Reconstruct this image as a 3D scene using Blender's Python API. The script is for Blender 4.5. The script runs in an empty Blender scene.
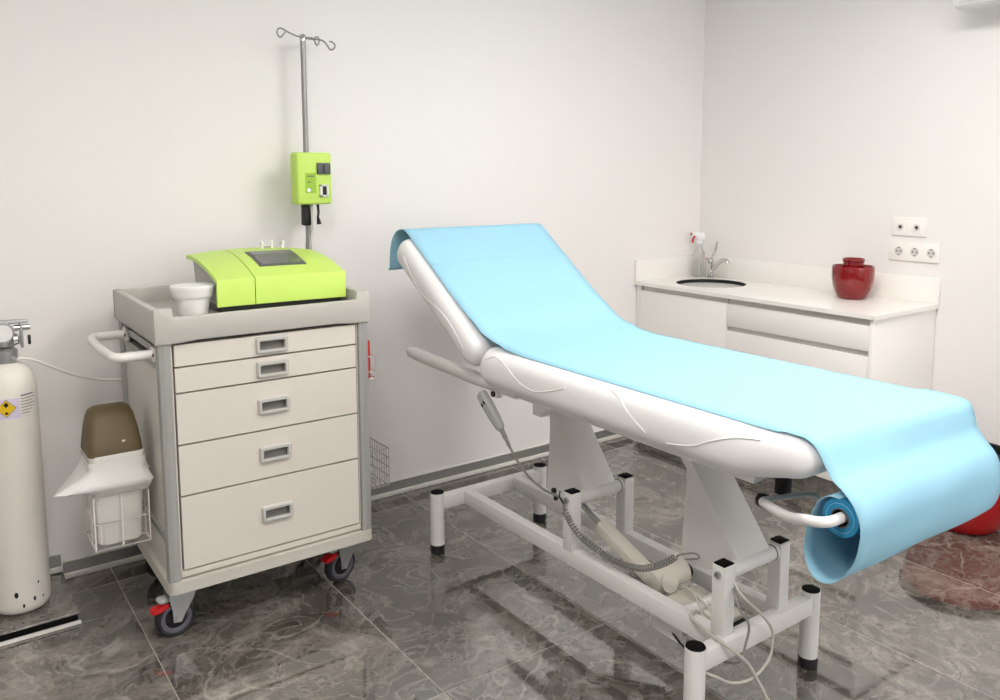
import bpy, bmesh, math, random
from mathutils import Vector, Matrix
random.seed(4)
WS = 2.4
S = bpy.context.scene
COL = S.collection
PI = math.pi

# ------------------------------------------------------------------ materials
def lin(c):
    return tuple(((v/255.0)/12.92 if v/255.0 <= 0.04045 else ((v/255.0+0.055)/1.055)**2.4) for v in c) + (1.0,)

def mat(name, rgb, rough=0.5, metal=0.0, var=0.04, scale=6.0, bump=0.0, bscale=200.0, spec=0.5, trans=0.0, alpha=1.0, sheen=0.0, coat=0.0, emit=None, ior=1.45):
    m = bpy.data.materials.new(name); m.use_nodes = True
    nt = m.node_tree; b = nt.nodes['Principled BSDF']
    tc = nt.nodes.new('ShaderNodeTexCoord')
    nz = nt.nodes.new('ShaderNodeTexNoise'); nz.inputs['Scale'].default_value = scale; nz.inputs['Detail'].default_value = 4
    nt.links.new(tc.outputs['Object'], nz.inputs['Vector'])
    mx = nt.nodes.new('ShaderNodeMix'); mx.data_type = 'RGBA'
    c = lin(rgb)
    mx.inputs[6].default_value = tuple(v*(1-var) for v in c[:3]) + (1,)
    mx.inputs[7].default_value = tuple(min(1, v*(1+var)) for v in c[:3]) + (1,)
    nt.links.new(nz.outputs['Fac'], mx.inputs[0]); nt.links.new(mx.outputs[2], b.inputs['Base Color'])
    b.inputs['Roughness'].default_value = rough; b.inputs['Metallic'].default_value = metal
    b.inputs['Specular IOR Level'].default_value = spec; b.inputs['IOR'].default_value = ior
    b.inputs['Transmission Weight'].default_value = trans; b.inputs['Alpha'].default_value = alpha
    b.inputs['Sheen Weight'].default_value = sheen; b.inputs['Coat Weight'].default_value = coat
    if emit: 
        b.inputs['Emission Color'].default_value = lin(emit[0]); b.inputs['Emission Strength'].default_value = emit[1]
    if bump:
        n2 = nt.nodes.new('ShaderNodeTexNoise'); n2.inputs['Scale'].default_value = bscale; n2.inputs['Detail'].default_value = 3
        nt.links.new(tc.outputs['Object'], n2.inputs['Vector'])
        bp = nt.nodes.new('ShaderNodeBump'); bp.inputs['Strength'].default_value = bump; bp.inputs['Distance'].default_value = 0.002
        nt.links.new(n2.outputs['Fac'], bp.inputs['Height']); nt.links.new(bp.outputs['Normal'], b.inputs['Normal'])
    return m

M = {}
M['wall'] = mat('wall_paint', (234,232,231), 0.75, bump=0.06, bscale=90, var=0.01, scale=1.5)
M['ceil'] = mat('ceiling_paint', (238,238,236), 0.8, var=0.01)
M['alu_grey'] = mat('brushed_grey_aluminium', (150,149,146), 0.38, 0.55, var=0.05, scale=3)
M['trim_white'] = mat('white_trim', (225,223,219), 0.4, var=0.02)
M['cart'] = mat('cart_enamel', (206,202,193), 0.42, var=0.02)
M['cart_side'] = mat('cart_side_enamel', (203,200,193), 0.4, var=0.02)
M['cart_grey'] = mat('cart_grey_plastic', (180,178,172), 0.45, var=0.02)
M['cart_post'] = mat('cart_anodised_post', (165,166,163), 0.35, 0.35, var=0.03)
M['cart_base'] = mat('cart_plinth_plastic', (190,187,179), 0.45, var=0.02)
M['cart_shade'] = mat('cart_gap_shade', (70,68,64), 0.6)  # dark grey puts the shadow of the drawer gaps into the colour
M['grip'] = mat('grip_shell', (188,187,183), 0.4, 0.1, var=0.02)
M['grip_in'] = mat('grip_recess', (128,127,123), 0.5)
M['pole'] = mat('brushed_steel_pole', (158,158,156), 0.35, 0.7, var=0.02)
M['chrome'] = mat('chrome', (205,205,205), 0.12, 1.0, var=0.02)
M['zinc'] = mat('zinc_plate', (172,174,175), 0.3, 0.6, var=0.06, scale=25)
M['rubber'] = mat('dark_rubber', (34,34,38), 0.5, var=0.1)
M['wheel_grey'] = mat('grey_wheel', (92,92,102), 0.5, var=0.05)
M['black'] = mat('black_plastic', (16,16,17), 0.45, var=0.1)
M['cap'] = mat('matt_black_cap', (12,12,13), 0.85, spec=0.15, var=0.1)
M['red_pl'] = mat('red_plastic', (196,18,24), 0.35, var=0.05)
M['green'] = mat('lime_plastic', (192,224,104), 0.42, var=0.015)
M['green_dk'] = mat('lime_label', (150,190,60), 0.5, var=0.02)
M['grey_pl'] = mat('grey_plastic', (172,174,173), 0.5, var=0.03)
M['grey_dk'] = mat('dark_grey_plastic', (82,84,88), 0.4, var=0.05)
M['screen'] = mat('screen_glass', (96,100,98), 0.08, spec=0.8, var=0.1, scale=9)
M['white_pl'] = mat('white_plastic', (228,228,228), 0.35, var=0.01)
M['bed_metal'] = mat('white_powder_coat', (224,223,222), 0.38, var=0.015)
M['vinyl'] = mat('white_vinyl', (232,232,234), 0.42, bump=0.05, bscale=350, var=0.01)
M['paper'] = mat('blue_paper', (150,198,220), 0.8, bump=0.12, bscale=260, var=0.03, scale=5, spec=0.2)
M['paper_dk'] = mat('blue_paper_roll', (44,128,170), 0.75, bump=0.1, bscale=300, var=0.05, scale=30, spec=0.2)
M['counter'] = mat('white_quartz', (238,236,232), 0.28, var=0.01)
M['cab'] = mat('white_laminate', (236,234,231), 0.35, var=0.01)
M['groove'] = mat('grey_channel', (205,204,200), 0.4, 0.3, var=0.03)
M['red_gl'] = mat('red_glaze', (122,3,9), 0.12, var=0.18, scale=14, coat=0.6)
M['red_tub'] = mat('red_tub', (170,10,16), 0.35, var=0.05)
M['socket'] = mat('socket_plate', (240,237,233), 0.35, var=0.01)
M['socket_in'] = mat('socket_well', (205,202,198), 0.4, var=0.01)
M['cyl'] = mat('painted_steel', (226,222,214), 0.4, var=0.05, scale=18)
M['brown'] = mat('brown_plastic', (92,78,50), 0.5, var=0.05)
M['bin'] = mat('bin_plastic', (224,222,216), 0.45, var=0.02)
M['wire'] = mat('white_wire', (228,226,221), 0.35, var=0.02)
M['wire_grey'] = mat('grey_wire', (186,184,179), 0.4, 0.2, var=0.02)
M['cable'] = mat('cable_sheath', (190,188,180), 0.5, var=0.03)
M['cable_gr'] = mat('grey_cable', (132,131,127), 0.5, var=0.03)
M['beige'] = mat('beige_plastic', (214,210,200), 0.45, var=0.03)
M['yellow'] = mat('yellow_sticker', (226,190,20), 0.5, var=0.03)
M['violet'] = mat('violet_sticker', (214,202,226), 0.5, var=0.03)
M['ink'] = mat('printed_ink', (110,108,112), 0.6, var=0.1)
M['steel'] = mat('sink_ceramic', (232,231,228), 0.2, var=0.02)
M['brass'] = mat('brass', (190,160,90), 0.3, 0.9)
M['lamp'] = mat('lamp_diffuser', (250,250,250), 0.6, emit=((255,249,243), 1.0))
M['clear'] = mat('clear_plastic', (245,246,247), 0.06, trans=0.96, var=0.0, ior=1.2)
M['liner'] = mat('bag_film', (238,238,236), 0.4, trans=0.25, var=0.02, bump=0.4, bscale=25, ior=1.2)
M['liquid'] = mat('clear_liquid', (235,240,243), 0.02, trans=1.0, var=0.0, ior=1.25)

def floor_mat():
    m = bpy.data.materials.new('polished_marble_tiles'); m.use_nodes = True
    nt = m.node_tree; N = nt.nodes; L = nt.links; b = N['Principled BSDF']
    tc = N.new('ShaderNodeTexCoord'); sp = N.new('ShaderNodeSeparateXYZ'); L.new(tc.outputs['Object'], sp.inputs[0])
    def mth(op, a, c=None, d=None):
        n = N.new('ShaderNodeMath'); n.operation = op
        for i, v in enumerate((a, c, d)):
            if v is None: continue
            if isinstance(v, (int, float)): n.inputs[i].default_value = v
            else: L.new(v, n.inputs[i])
        return n.outputs[0]
    ux = mth('DIVIDE', mth('SUBTRACT', sp.outputs[0], 0.515), 0.615)
    uy = mth('DIVIDE', mth('SUBTRACT', sp.outputs[1], 1.843), 1.23)
    def line(u, w, size):
        f = mth('FRACT', u); d = mth('MINIMUM', f, mth('SUBTRACT', 1.0, f))
        return mth('LESS_THAN', d, w/size)
    # fine speckle lives in the same tile coordinates
    grout = mth('MAXIMUM', line(ux, 0.0016, 0.615), line(uy, 0.0016, 1.23))
    cb = N.new('ShaderNodeCombineXYZ'); L.new(mth('FLOOR', ux), cb.inputs[0]); L.new(mth('FLOOR', uy), cb.inputs[1])
    wn = N.new('ShaderNodeTexWhiteNoise'); wn.noise_dimensions = '3D'; L.new(cb.outputs[0], wn.inputs['Vector'])
    va = N.new('ShaderNodeVectorMath'); va.operation = 'MULTIPLY_ADD'
    L.new(wn.outputs['Color'], va.inputs[0]); va.inputs[1].default_value = (7, 7, 7); L.new(tc.outputs['Object'], va.inputs[2])
    P = va.outputs[0]
    def noise(scale, detail, dist=0.0, rough=0.5, off=0):
        n = N.new('ShaderNodeTexNoise'); n.inputs['Scale'].default_value = scale; n.inputs['Detail'].default_value = detail
        n.inputs['Distortion'].default_value = dist; n.inputs['Roughness'].default_value = rough
        a = N.new('ShaderNodeVectorMath'); a.operation = 'ADD'; L.new(P, a.inputs[0]); a.inputs[1].default_value = (off, off*1.7, 0)
        L.new(a.outputs[0], n.inputs['Vector']); return n.outputs['Fac']
    def ramp(f, stops):
        r = N.new('ShaderNodeValToRGB'); L.new(f, r.inputs[0]); e = r.color_ramp.elements
        while len(e) < len(stops): e.new(0.5)
        for k, (p, c) in enumerate(stops): e[k].position = p; e[k].color = c if len(c) == 4 else lin(c)
        return r.outputs[0]
    base = ramp(noise(3.2, 14, 0.8, 0.76), [(0.30, FL[0]), (0.47, FL[1]), (0.58, FL[2]), (0.75, FL[3])])
    def mixc(fac, a, bcol, blend='MIX'):
        n = N.new('ShaderNodeMix'); n.data_type = 'RGBA'; n.blend_type = blend
        L.new(fac, n.inputs[0]); L.new(a, n.inputs[6])
        if isinstance(bcol, tuple): n.inputs[7].default_value = bcol
        else: L.new(bcol, n.inputs[7])
        return n.outputs[2]
    def vein(scale, w, off, dist=1.8, det=5):
        d = mth('ABSOLUTE', mth('SUBTRACT', noise(scale, det, dist, 0.5, off), 0.5))
        return mth('SUBTRACT', 1.0, mth('MINIMUM', mth('DIVIDE', d, w), 1.0))
    patch = ramp(noise(1.3, 3, 0.5, 0.5, 11), [(0.45, (0,0,0,1)), (0.62, (1,1,1,1))])
    v1 = mth('MULTIPLY', vein(3.1, 0.018, 3, 0.9, 9), mth('MULTIPLY', patch, 0.28))
    v2 = mth('MULTIPLY', vein(7.5, 0.03, 21, 0.8), 0.3)
    sp2 = ramp(noise(34, 6, 0.6, 0.7, 5), [(0.36, (0.62,0.62,0.62,1)), (0.64, (1.0,1.0,1.0,1))])
    one = N.new('ShaderNodeValue'); one.outputs[0].default_value = 0.75
    base = mixc(one.outputs[0], base, sp2, 'MULTIPLY')
    c = mixc(v1, base, lin((205,198,190)))
    c = mixc(v2, c, lin((160,153,146)))
    patch2 = ramp(noise(1.7, 3, 0.5, 0.5, 31), [(0.5, (0,0,0,1)), (0.66, (1,1,1,1))])
    v3 = mth('MULTIPLY', vein(3.4, 0.012, 41, 2.4), mth('MULTIPLY', patch2, 0.8))
    c = mixc(v3, c, lin((30,28,26)))
    c = mixc(mth('MULTIPLY', grout, 0.7), c, lin((150,145,138)))
    L.new(c, b.inputs['Base Color'])
    b.inputs['Roughness'].default_value = 0.03
    b.inputs['IOR'].default_value = FIOR
    rr = mth('MULTIPLY_ADD', grout, 0.4, 0.04); L.new(rr, b.inputs['Roughness'])
    return m
FL = [(40,38,34), (84,80,74), (122,117,110), (168,162,154)]
FIOR = 2.5
M['floor'] = floor_mat()

# ------------------------------------------------------------------ mesh helpers
def merge(bm, t):
    me = bpy.data.meshes.new('tmp'); t.to_mesh(me); t.free(); bm.from_mesh(me); bpy.data.meshes.remove(me)

def bx(bm, x0, x1, y0, y1, z0, z1, bev=0.0, seg=2, mtx=None, vertical_only=False):
    t = bmesh.new(); bmesh.ops.create_cube(t, size=1.0)
    for v in t.verts:
        v.co = Vector(((x0+x1)/2 + v.co.x*(x1-x0), (y0+y1)/2 + v.co.y*(y1-y0), (z0+z1)/2 + v.co.z*(z1-z0)))
    if bev:
        es = t.edges[:]
        if vertical_only: es = [e for e in es if abs(e.verts[0].co.z-e.verts[1].co.z) > 1e-6]
        bmesh.ops.bevel(t, geom=es, offset=min(bev, 0.49*min(abs(x1-x0), abs(y1-y0), abs(z1-z0)) if not vertical_only else bev), segments=seg, profile=0.5, affect='EDGES')
    if mtx: bmesh.ops.transform(t, matrix=mtx, verts=t.verts)
    merge(bm, t)

def spline(pts, n=8):
    P = [Vector(p) for p in pts]; out = []
    for i in range(len(P)-1):
        p0 = P[max(i-1, 0)]; p1 = P[i]; p2 = P[i+1]; p3 = P[min(i+2, len(P)-1)]
        for k in range(n):
            t = k/n
            out.append(0.5*((2*p1) + (p2-p0)*t + (2*p0-5*p1+4*p2-p3)*t*t + (3*p1-p0-3*p2+p3)*t*t*t))
    out.append(P[-1]); return out

def tube(bm, pts, r, n=10, smooth=0, closed=False, caps=True):
    if smooth: pts = spline(pts, smooth)
    P = [Vector(p) for p in pts]; m = len(P)
    rad = r if isinstance(r, (list, tuple)) else [r]*m
    rings = []; prev = None
    for i, p in enumerate(P):
        if closed: d = P[(i+1) % m]-P[i-1]
        elif i == 0: d = P[1]-P[0]
        elif i == m-1: d = P[-1]-P[-2]
        else: d = (P[i+1]-P[i]).normalized()+(P[i]-P[i-1]).normalized()
        if d.length < 1e-9: d = Vector((0, 0, 1))
        d.normalize()
        if prev is None:
            a = Vector((0, 0, 1)) if abs(d.z) < 0.9 else Vector((1, 0, 0))
            u = d.cross(a).normalized()
        else:
            u = (prev - d*prev.dot(d))
            u = u.normalized() if u.length > 1e-6 else d.orthogonal().normalized()
        prev = u; w = d.cross(u)
        rings.append([bm.verts.new(p + rad[i]*(math.cos(2*PI*k/n)*u + math.sin(2*PI*k/n)*w)) for k in range(n)])
    for i in range(m if closed else m-1):
        A = rings[i]; B = rings[(i+1) % m]
        for k in range(n): bm.faces.new((A[k], A[(k+1) % n], B[(k+1) % n], B[k]))
    if caps and not closed:
        bm.faces.new(rings[0][::-1]); bm.faces.new(rings[-1])

def lathe(bm, prof, c=(0, 0, 0), n=32, mtx=None, sx=1.0, sy=1.0):
    t = bmesh.new(); rings = []
    for r, z in prof:
        if r < 1e-6: rings.append([t.verts.new((c[0], c[1], c[2]+z))])
        else: rings.append([t.verts.new((c[0]+sx*r*math.cos(2*PI*k/n), c[1]+sy*r*math.sin(2*PI*k/n), c[2]+z)) for k in range(n)])
    for A, B in zip(rings[:-1], rings[1:]):
        if len(A) == 1 and len(B) == 1: continue
        for k in range(n):
            k2 = (k+1) % n
            if len(A) == 1: t.faces.new((A[0], B[k2], B[k]))
            elif len(B) == 1: t.faces.new((A[k], A[k2], B[0]))
            else: t.faces.new((A[k], A[k2], B[k2], B[k]))
    if len(rings[0]) > 1: t.faces.new(rings[0][::-1])
    if len(rings[-1]) > 1: t.faces.new(rings[-1])
    if mtx: bmesh.ops.transform(t, matrix=mtx, verts=t.verts)
    merge(bm, t)

def ringlathe(bm, prof, c, n=32, mtx=None):            # closed profile (torus-like)
    t = bmesh.new()
    R = [[t.verts.new((c[0]+r*math.cos(2*PI*k/n), c[1]+r*math.sin(2*PI*k/n), c[2]+z)) for k in range(n)] for r, z in prof]
    for i in range(len(R)):
        A = R[i]; B = R[(i+1) % len(R)]
        for k in range(n): t.faces.new((A[k], A[(k+1) % n], B[(k+1) % n], B[k]))
    if mtx: bmesh.ops.transform(t, matrix=mtx, verts=t.verts)
    merge(bm, t)

def prism(bm, poly, axis, a0, a1, bev=0.0, mtx=None):
    t = bmesh.new()
    def P(u, v, a): return {'x': (a, u, v), 'y': (u, a, v), 'z': (u, v, a)}[axis]
    A = [t.verts.new(P(u, v, a0)) for u, v in poly]; B = [t.verts.new(P(u, v, a1)) for u, v in poly]
    t.faces.new(A); t.faces.new(B[::-1]); n = len(poly)
    for k in range(n): t.faces.new((A[k], B[k], B[(k+1) % n], A[(k+1) % n]))
    bmesh.ops.recalc_face_normals(t, faces=t.faces)
    if bev: bmesh.ops.bevel(t, geom=t.edges[:], offset=bev, segments=2, profile=0.5, affect='EDGES')
    if mtx: bmesh.ops.transform(t, matrix=mtx, verts=t.verts)
    merge(bm, t)

def cyl(bm, p0, p1, r, n=20, r1=None):
    tube(bm, [p0, p1], [r, r if r1 is None else r1], n)

def rrect(cx_, cy_, hx, hy, r, n=5):
    out = []
    for (sx, sy, a0) in ((1, 1, 0), (-1, 1, 90), (-1, -1, 180), (1, -1, 270)):
        for k in range(n+1):
            a = math.radians(a0+90*k/n); out.append((cx_+sx*(hx-r)+r*math.cos(a), cy_+sy*(hy-r)+r*math.sin(a)))
    return out
def loft(bm, rings, cap0=True, cap1=True):
    R = [[bm.verts.new(p) for p in r] for r in rings]
    n = len(R[0])
    for A, C in zip(R[:-1], R[1:]):
        for k in range(n): bm.faces.new((A[k], A[(k+1) % n], C[(k+1) % n], C[k]))
    if cap0: bm.faces.new(R[0][::-1])
    if cap1: bm.faces.new(R[-1])
WL = {}                                              # world location of every root / part origin
def empty(name, label, cat, loc, group=None):
    o = bpy.data.objects.new(name, None); COL.objects.link(o); o.location = loc; o.empty_display_size = 0.05
    o['label'] = label; o['category'] = cat
    if group: o['group'] = group
    WL[o] = Vector(loc); return o

def obj(name, bm, m, parent=None, label=None, cat=None, group=None, kind=None, angle=38, solid=0, normals=True):
    if normals: bmesh.ops.recalc_face_normals(bm, faces=bm.faces)
    lim = math.radians(angle)
    for f in bm.faces: f.smooth = True
    for e in bm.edges:
        e.smooth = not (len(e.link_faces) == 2 and e.calc_face_angle(0) > lim)
    if parent is not None: loc = WL[parent]
    elif kind == 'structure' : loc = Vector((0, 0, 0))
    else:
        xs = [v.co.x for v in bm.verts]; ys = [v.co.y for v in bm.verts]; zs = [v.co.z for v in bm.verts]
        loc = Vector(((min(xs)+max(xs))/2, (min(ys)+max(ys))/2, min(zs)))
    for v in bm.verts: v.co -= loc
    me = bpy.data.meshes.new(name); bm.to_mesh(me); bm.free()
    o = bpy.data.objects.new(name, me); COL.objects.link(o); me.materials.append(m)
    WL[o] = loc
    if parent is not None: o.parent = parent
    else: o.location = loc
    if label: o['label'] = label
    if cat: o['category'] = cat
    if group: o['group'] = group
    if kind: o['kind'] = kind
    if solid:
        md = o.modifiers.new('thickness', 'SOLIDIFY'); md.thickness = solid; md.offset = 0
    return o
B = bmesh.new
def struct(name, bm, m, label=None, cat=None):
    return obj(name, bm, m, None, label or name.replace('_', ' '), cat or name.split('_')[0], kind='structure')

# ------------------------------------------------------------------ room shell
YW, XW, XL, YB, ZC = 3.218, 3.752, -2.2, -1.9, 2.62
b = B(); bx(b, XL-0.1, XW+0.1, YB-0.1, YW+0.1, -0.1, 0.0); struct('floor', b, M['floor'], 'polished grey brown marble tile floor', 'floor')
b = B(); bx(b, XL-0.1, XW+0.1, YB-0.1, YW+0.1, ZC, ZC+0.1); struct('ceiling', b, M['ceil'], 'plain white ceiling', 'ceiling')
b = B(); bx(b, XL-0.1, XW+0.1, YW, YW+0.1, 0, ZC); struct('wall_left', b, M['wall'], 'white painted wall behind the drawer cart and examination couch', 'wall')
b = B(); bx(b, XW, XW+0.1, YB-0.1, YW, 0, ZC); struct('wall_right', b, M['wall'], 'white painted wall behind the sink counter', 'wall')
b = B(); bx(b, XL-0.1, XW, YB-0.1, YB, 0, ZC); struct('wall_front', b, M['wall'], 'white painted wall facing the drawer cart', 'wall')
b = B(); bx(b, XL-0.1, XL, YB, YW, 0, ZC); struct('wall_far', b, M['wall'], 'white painted wall facing the sink counter', 'wall')
def skirting(name, p0, p1, nrm, z0=0.0):
    # grey channel strip with a protruding white foot; p0,p1 along the wall, nrm points into the room
    d = (Vector(p1)-Vector(p0)); L = d.length; ang = math.atan2(d.y, d.x)
    T = Matrix.Translation((p0[0], p0[1], z0)) @ Matrix.Rotation(ang, 4, 'Z')
    s = 1 if (Matrix.Rotation(-ang, 3, 'Z') @ Vector(nrm)).y > 0 else -1
    b = B(); lo, hi = sorted((0.001*s, 0.009*s)); bx(b, 0, L, lo, hi, 0.018, 0.060, mtx=T)
    o = struct(name, b, M['alu_grey'], 'grey skirting strip along the foot of ' + name.replace('baseboard_', 'the ') + ' wall', 'skirting')
    b = B(); lo, hi = sorted((0.001*s, 0.022*s)); bx(b, 0, L, lo, hi, 0.0005, 0.019, 0.004, mtx=T)
    lo, hi = sorted((0.001*s, 0.011*s)); bx(b, 0, L, lo, hi, 0.060, 0.064, mtx=T)
    obj('white_edge', b, M['trim_white'], o)
skirting('baseboard_left', (0.362, YW, 0), (3.23, YW, 0), (0, -1, 0))
skirting('baseboard_right', (XW, YB, 0), (XW, 1.83, 0), (-1, 0, 0))

# marble step under the gas cylinder
st = empty('floor_step', 'low dark marble step in the corner carrying the white gas cylinder', 'step', (0.1, 3.03, 0))
b = B(); bx(b, -0.30, 0.358, 2.862, 3.216, 0.0245, 0.032, 0.001); obj('slab', b, M['floor'], st)
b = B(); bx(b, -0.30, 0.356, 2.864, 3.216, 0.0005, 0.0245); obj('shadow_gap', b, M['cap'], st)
b = B(); bx(b, -0.30, 0.362, 2.838, 2.856, 0.0005, 0.008, 0.002); obj('front_trim', b, M['trim_white'], st)
b = B(); bx(b, -0.30, 0.356, 3.207, 3.217, 0.050, 0.092); bk = obj('back_trim', b, M['alu_grey'], st)
b = B(); bx(b, -0.30, 0.357, 3.196, 3.216, 0.0325, 0.051, 0.003); obj('trim_edge', b, M['trim_white'], bk)

wn_ = bpy.data.objects.new('window_1', None); COL.objects.link(wn_); wn_.location = (2.35, YB, 0.9); wn_['kind'] = 'structure'; wn_['label'] = 'large daylight window in the wall opposite the drawer cart'; wn_['category'] = 'window'; WL[wn_] = Vector((2.35, YB, 0.9))
b = B(); x0, x1, z0, z1 = 1.35, 3.35, 0.75, 2.15
for q_ in ((x0-.06, x0, z0-.06, z1+.06), (x1, x1+.06, z0-.06, z1+.06), (x0, x1, z0-.06, z0), (x0, x1, z1, z1+.06), ((x0+x1)/2-.03, (x0+x1)/2+.03, z0, z1)): bx(b, q_[0], q_[1], YB+0.001, YB+0.05, q_[2], q_[3])
obj('window_frame', b, M['trim_white'], wn_)
M['pane'] = mat('daylit_frosted_glass', (240,244,248), 0.5, emit=((252,250,250), WS)) if True else None
b = B(); bx(b, x0, x1, YB+0.010, YB+0.016, z0, z1); obj('pane', b, M['pane'], wn_)
# ------------------------------------------------------------------ ceiling lamps
def panel(x, y, w, l, strength, label):
    r = empty('ceiling_light', label, 'ceiling light', (x, y, ZC-0.012), 'ceiling panel lights')
    b = B()
    for a in ((-w/2-.02, -w/2, -l/2-.02, l/2+.02), (w/2, w/2+.02, -l/2-.02, l/2+.02), (-w/2, w/2, -l/2-.02, -l/2), (-w/2, w/2, l/2, l/2+.02)):
        bx(b, x+a[0], x+a[1], y+a[2], y+a[3], ZC-0.014, ZC)
    obj('frame', b, M['trim_white'], r)
    m = M['lamp'].copy(); m.node_tree.nodes['Principled BSDF'].inputs['Emission Strength'].default_value = strength
    b = B(); bx(b, x-w/2, x+w/2, y-l/2, y+l/2, ZC-0.010, ZC-0.004); obj('diffuser', b, m, r)
LS = 9.0
panel(2.2, 1.2, 0.6, 1.2, LS*1.95, 'ceiling panel light above the examination couch')
panel(0.2, 0.9, 0.6, 1.2, LS*1.85, 'ceiling panel light nearest the middle of the room')
panel(1.2, -0.9, 0.6, 1.2, LS*1.1, 'ceiling panel light nearest the daylight window')

# ------------------------------------------------------------------ drawer cart
cart = empty('medical_cart', 'beige five drawer medical cart on castors with grey top tray', 'cart', (0.91, 2.79, 0))
b = B(); bx(b, 0.562, 1.256, 2.508, 3.080, 0.172, 0.210, 0.028, 4, vertical_only=True)
base = obj('base_plinth', b, M['cart_base'], cart)
b = B(); bx(b, 0.600, 1.214, 2.545, 3.050, 0.210, 0.952); obj('body', b, M['cart_shade'], cart, 'cart body coloured dark for the shade between drawers')
b = B(); bx(b, 0.604, 1.211, 2.5225, 2.545, 0.2145, 0.2365, 0.003); bx(b, 0.603, 0.607, 2.524, 2.546, 0.236, 0.95); bx(b, 1.2085, 1.212, 2.524, 2.546, 0.236, 0.95)
obj('front_frame', b, M['cart'], cart)
for x0, x1, y0, y1 in ((0.566, 0.602, 2.514, 2.552), (1.213, 1.250, 2.514, 2.552), (0.566, 0.602, 3.034, 3.074), (1.213, 1.250, 3.034, 3.074)):
    b = B(); bx(b, x0, x1, y0, y1, 0.2105, 0.953, 0.006, 2, vertical_only=True)
    xm = (x0+x1)/2
    bx(b, xm-0.003, xm+0.003, y0-0.0015, y1+0.0015, 0.2105, 0.953); bx(b, x0-0.0015, x1+0.0015, (y0+y1)/2-0.004, (y0+y1)/2+0.004, 0.2105, 0.953)
    obj('corner_post', b, M['cart_post'], cart)
for side, xs in (('l', (0.577, 0.5995)), ('r', (1.2145, 1.240))):
    b = B(); bx(b, xs[0], xs[1], 2.552, 3.034, 0.345, 0.866, 0.002); bx(b, xs[0], xs[1], 2.552, 3.034, 0.2105, 0.318, 0.002)
    obj('side_panel', b, M['cart_side'], cart)
    o = 0.006 if side == 'l' else 0; p = 0.006 if side == 'r' else 0
    for z0, z1 in ((0.319, 0.329), (0.334, 0.344), (0.868, 0.892), (0.912, 0.936)):
        b = B(); bx(b, xs[0]-o, xs[1]+p, 2.552, 3.034, z0, z1, 0.004); obj('side_rail', b, M['cart_post'], cart)
b = B(); bx(b, 0.602, 1.213, 3.051, 3.066, 0.2105, 0.952, 0.002); obj('back_panel', b, M['cart_side'], cart)
dz = [(0.880, 0.946, 0.914), (0.800, 0.8745, 0.836), (0.639, 0.7945, 0.716), (0.478, 0.6335, 0.557), (0.242, 0.4725, 0.357)]
def holed_plate(x0, x1, z0, z1, hx0, hx1, hz0, hz1, y0, y1):
    b = B(); f_ = []
    for y in (y0, y1):
        o_ = [b.verts.new((x, y, z)) for x, z in ((x0, z0), (x1, z0), (x1, z1), (x0, z1))]
        i_ = [b.verts.new((x, y, z)) for x, z in ((hx0, hz0), (hx1, hz0), (hx1, hz1), (hx0, hz1))]
        for k in range(4): b.faces.new((o_[k], o_[(k+1) % 4], i_[(k+1) % 4], i_[k]))
        f_.append((o_, i_))
    for k in range(4):
        for q_ in (0, 1): b.faces.new((f_[0][q_][k], f_[0][q_][(k+1) % 4], f_[1][q_][(k+1) % 4], f_[1][q_][k]))
    return b
for z0, z1, zh in dz:
    xc = 0.9105; w, h = 0.0525, 0.0270
    b = holed_plate(0.6115, 1.2030, z0, z1, xc-w+0.006, xc+w-0.006, zh-h+0.006, zh+h-0.006, 2.518, 2.5440); d = obj('drawer', b, M['cart'], cart)
    b = B()
    def rr_(hx, hz, r, y, cz_=0.0): return [(x, y, z) for x, z in rrect(xc, zh+cz_, hx, hz, r, 4)]
    rings = [rr_(w, h, 0.008, 2.5178), rr_(w-0.001, h-0.001, 0.0075, 2.5105), rr_(w-0.004, h-0.004, 0.006, 2.5070), rr_(w-0.010, h-0.0105, 0.005, 2.5070, -0.0015), rr_(w-0.0125, h-0.0130, 0.004, 2.5110, -0.0015), rr_(w-0.0125, h-0.0130, 0.004, 2.5178, -0.0015)]
    loft(b, rings+[rings[0]], False, False); bmesh.ops.remove_doubles(b, verts=b.verts, dist=1e-6)
    hd = obj('handle', b, M['grip'], d)
    b = B(); loft(b, [rr_(w-0.0065, h-0.0065, 0.004, 2.5176), rr_(w-0.0065, h-0.0065, 0.004, 2.528), [(x, 2.528+0.013*(0.5+(z-zh)/(2*h)), z) for x, y, z in rr_(w-0.008, h-0.008, 0.004, 2.54)]], False, True)
    obj('grip_recess', b, M['grip_in'], hd)
# top tray
b = B()
bx(b, 0.575, 1.238, 2.525, 3.070, 0.954, 1.003)
bx(b, 0.556, 0.580, 2.520, 3.086, 0.954, 1.056, 0.006, 2); bx(b, 1.230, 1.254, 2.520, 3.086, 0.954, 1.056, 0.006, 2)
bx(b, 0.556, 1.254, 3.064, 3.088, 0.954, 1.056, 0.006, 2)
prof = [(0.556, 0.952), (0.625, 0.952), (0.68, 0.957), (1.13, 0.957), (1.185, 0.952), (1.254, 0.952), (1.254, 1.060), (1.206, 1.060), (1.203, 1.031), (0.612, 1.031), (0.609, 1.060), (0.556, 1.060)]
prism(b, prof, 'y', 2.505, 2.530, 0.005)
obj('top_tray', b, M['cart_grey'], cart)
b = B(); pts = [(0.572, 2.578, 0.915), (0.52, 2.577, 0.915), (0.482, 2.578, 0.915), (0.464, 2.59, 0.915), (0.456, 2.62, 0.915), (0.452, 2.72, 0.915), (0.452, 2.84, 0.915), (0.456, 2.93, 0.915), (0.466, 2.958, 0.915), (0.485, 2.968, 0.915), (0.52, 2.970, 0.915), (0.572, 2.970, 0.915)]
tube(b, pts, 0.0145, 14, smooth=4)
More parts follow.
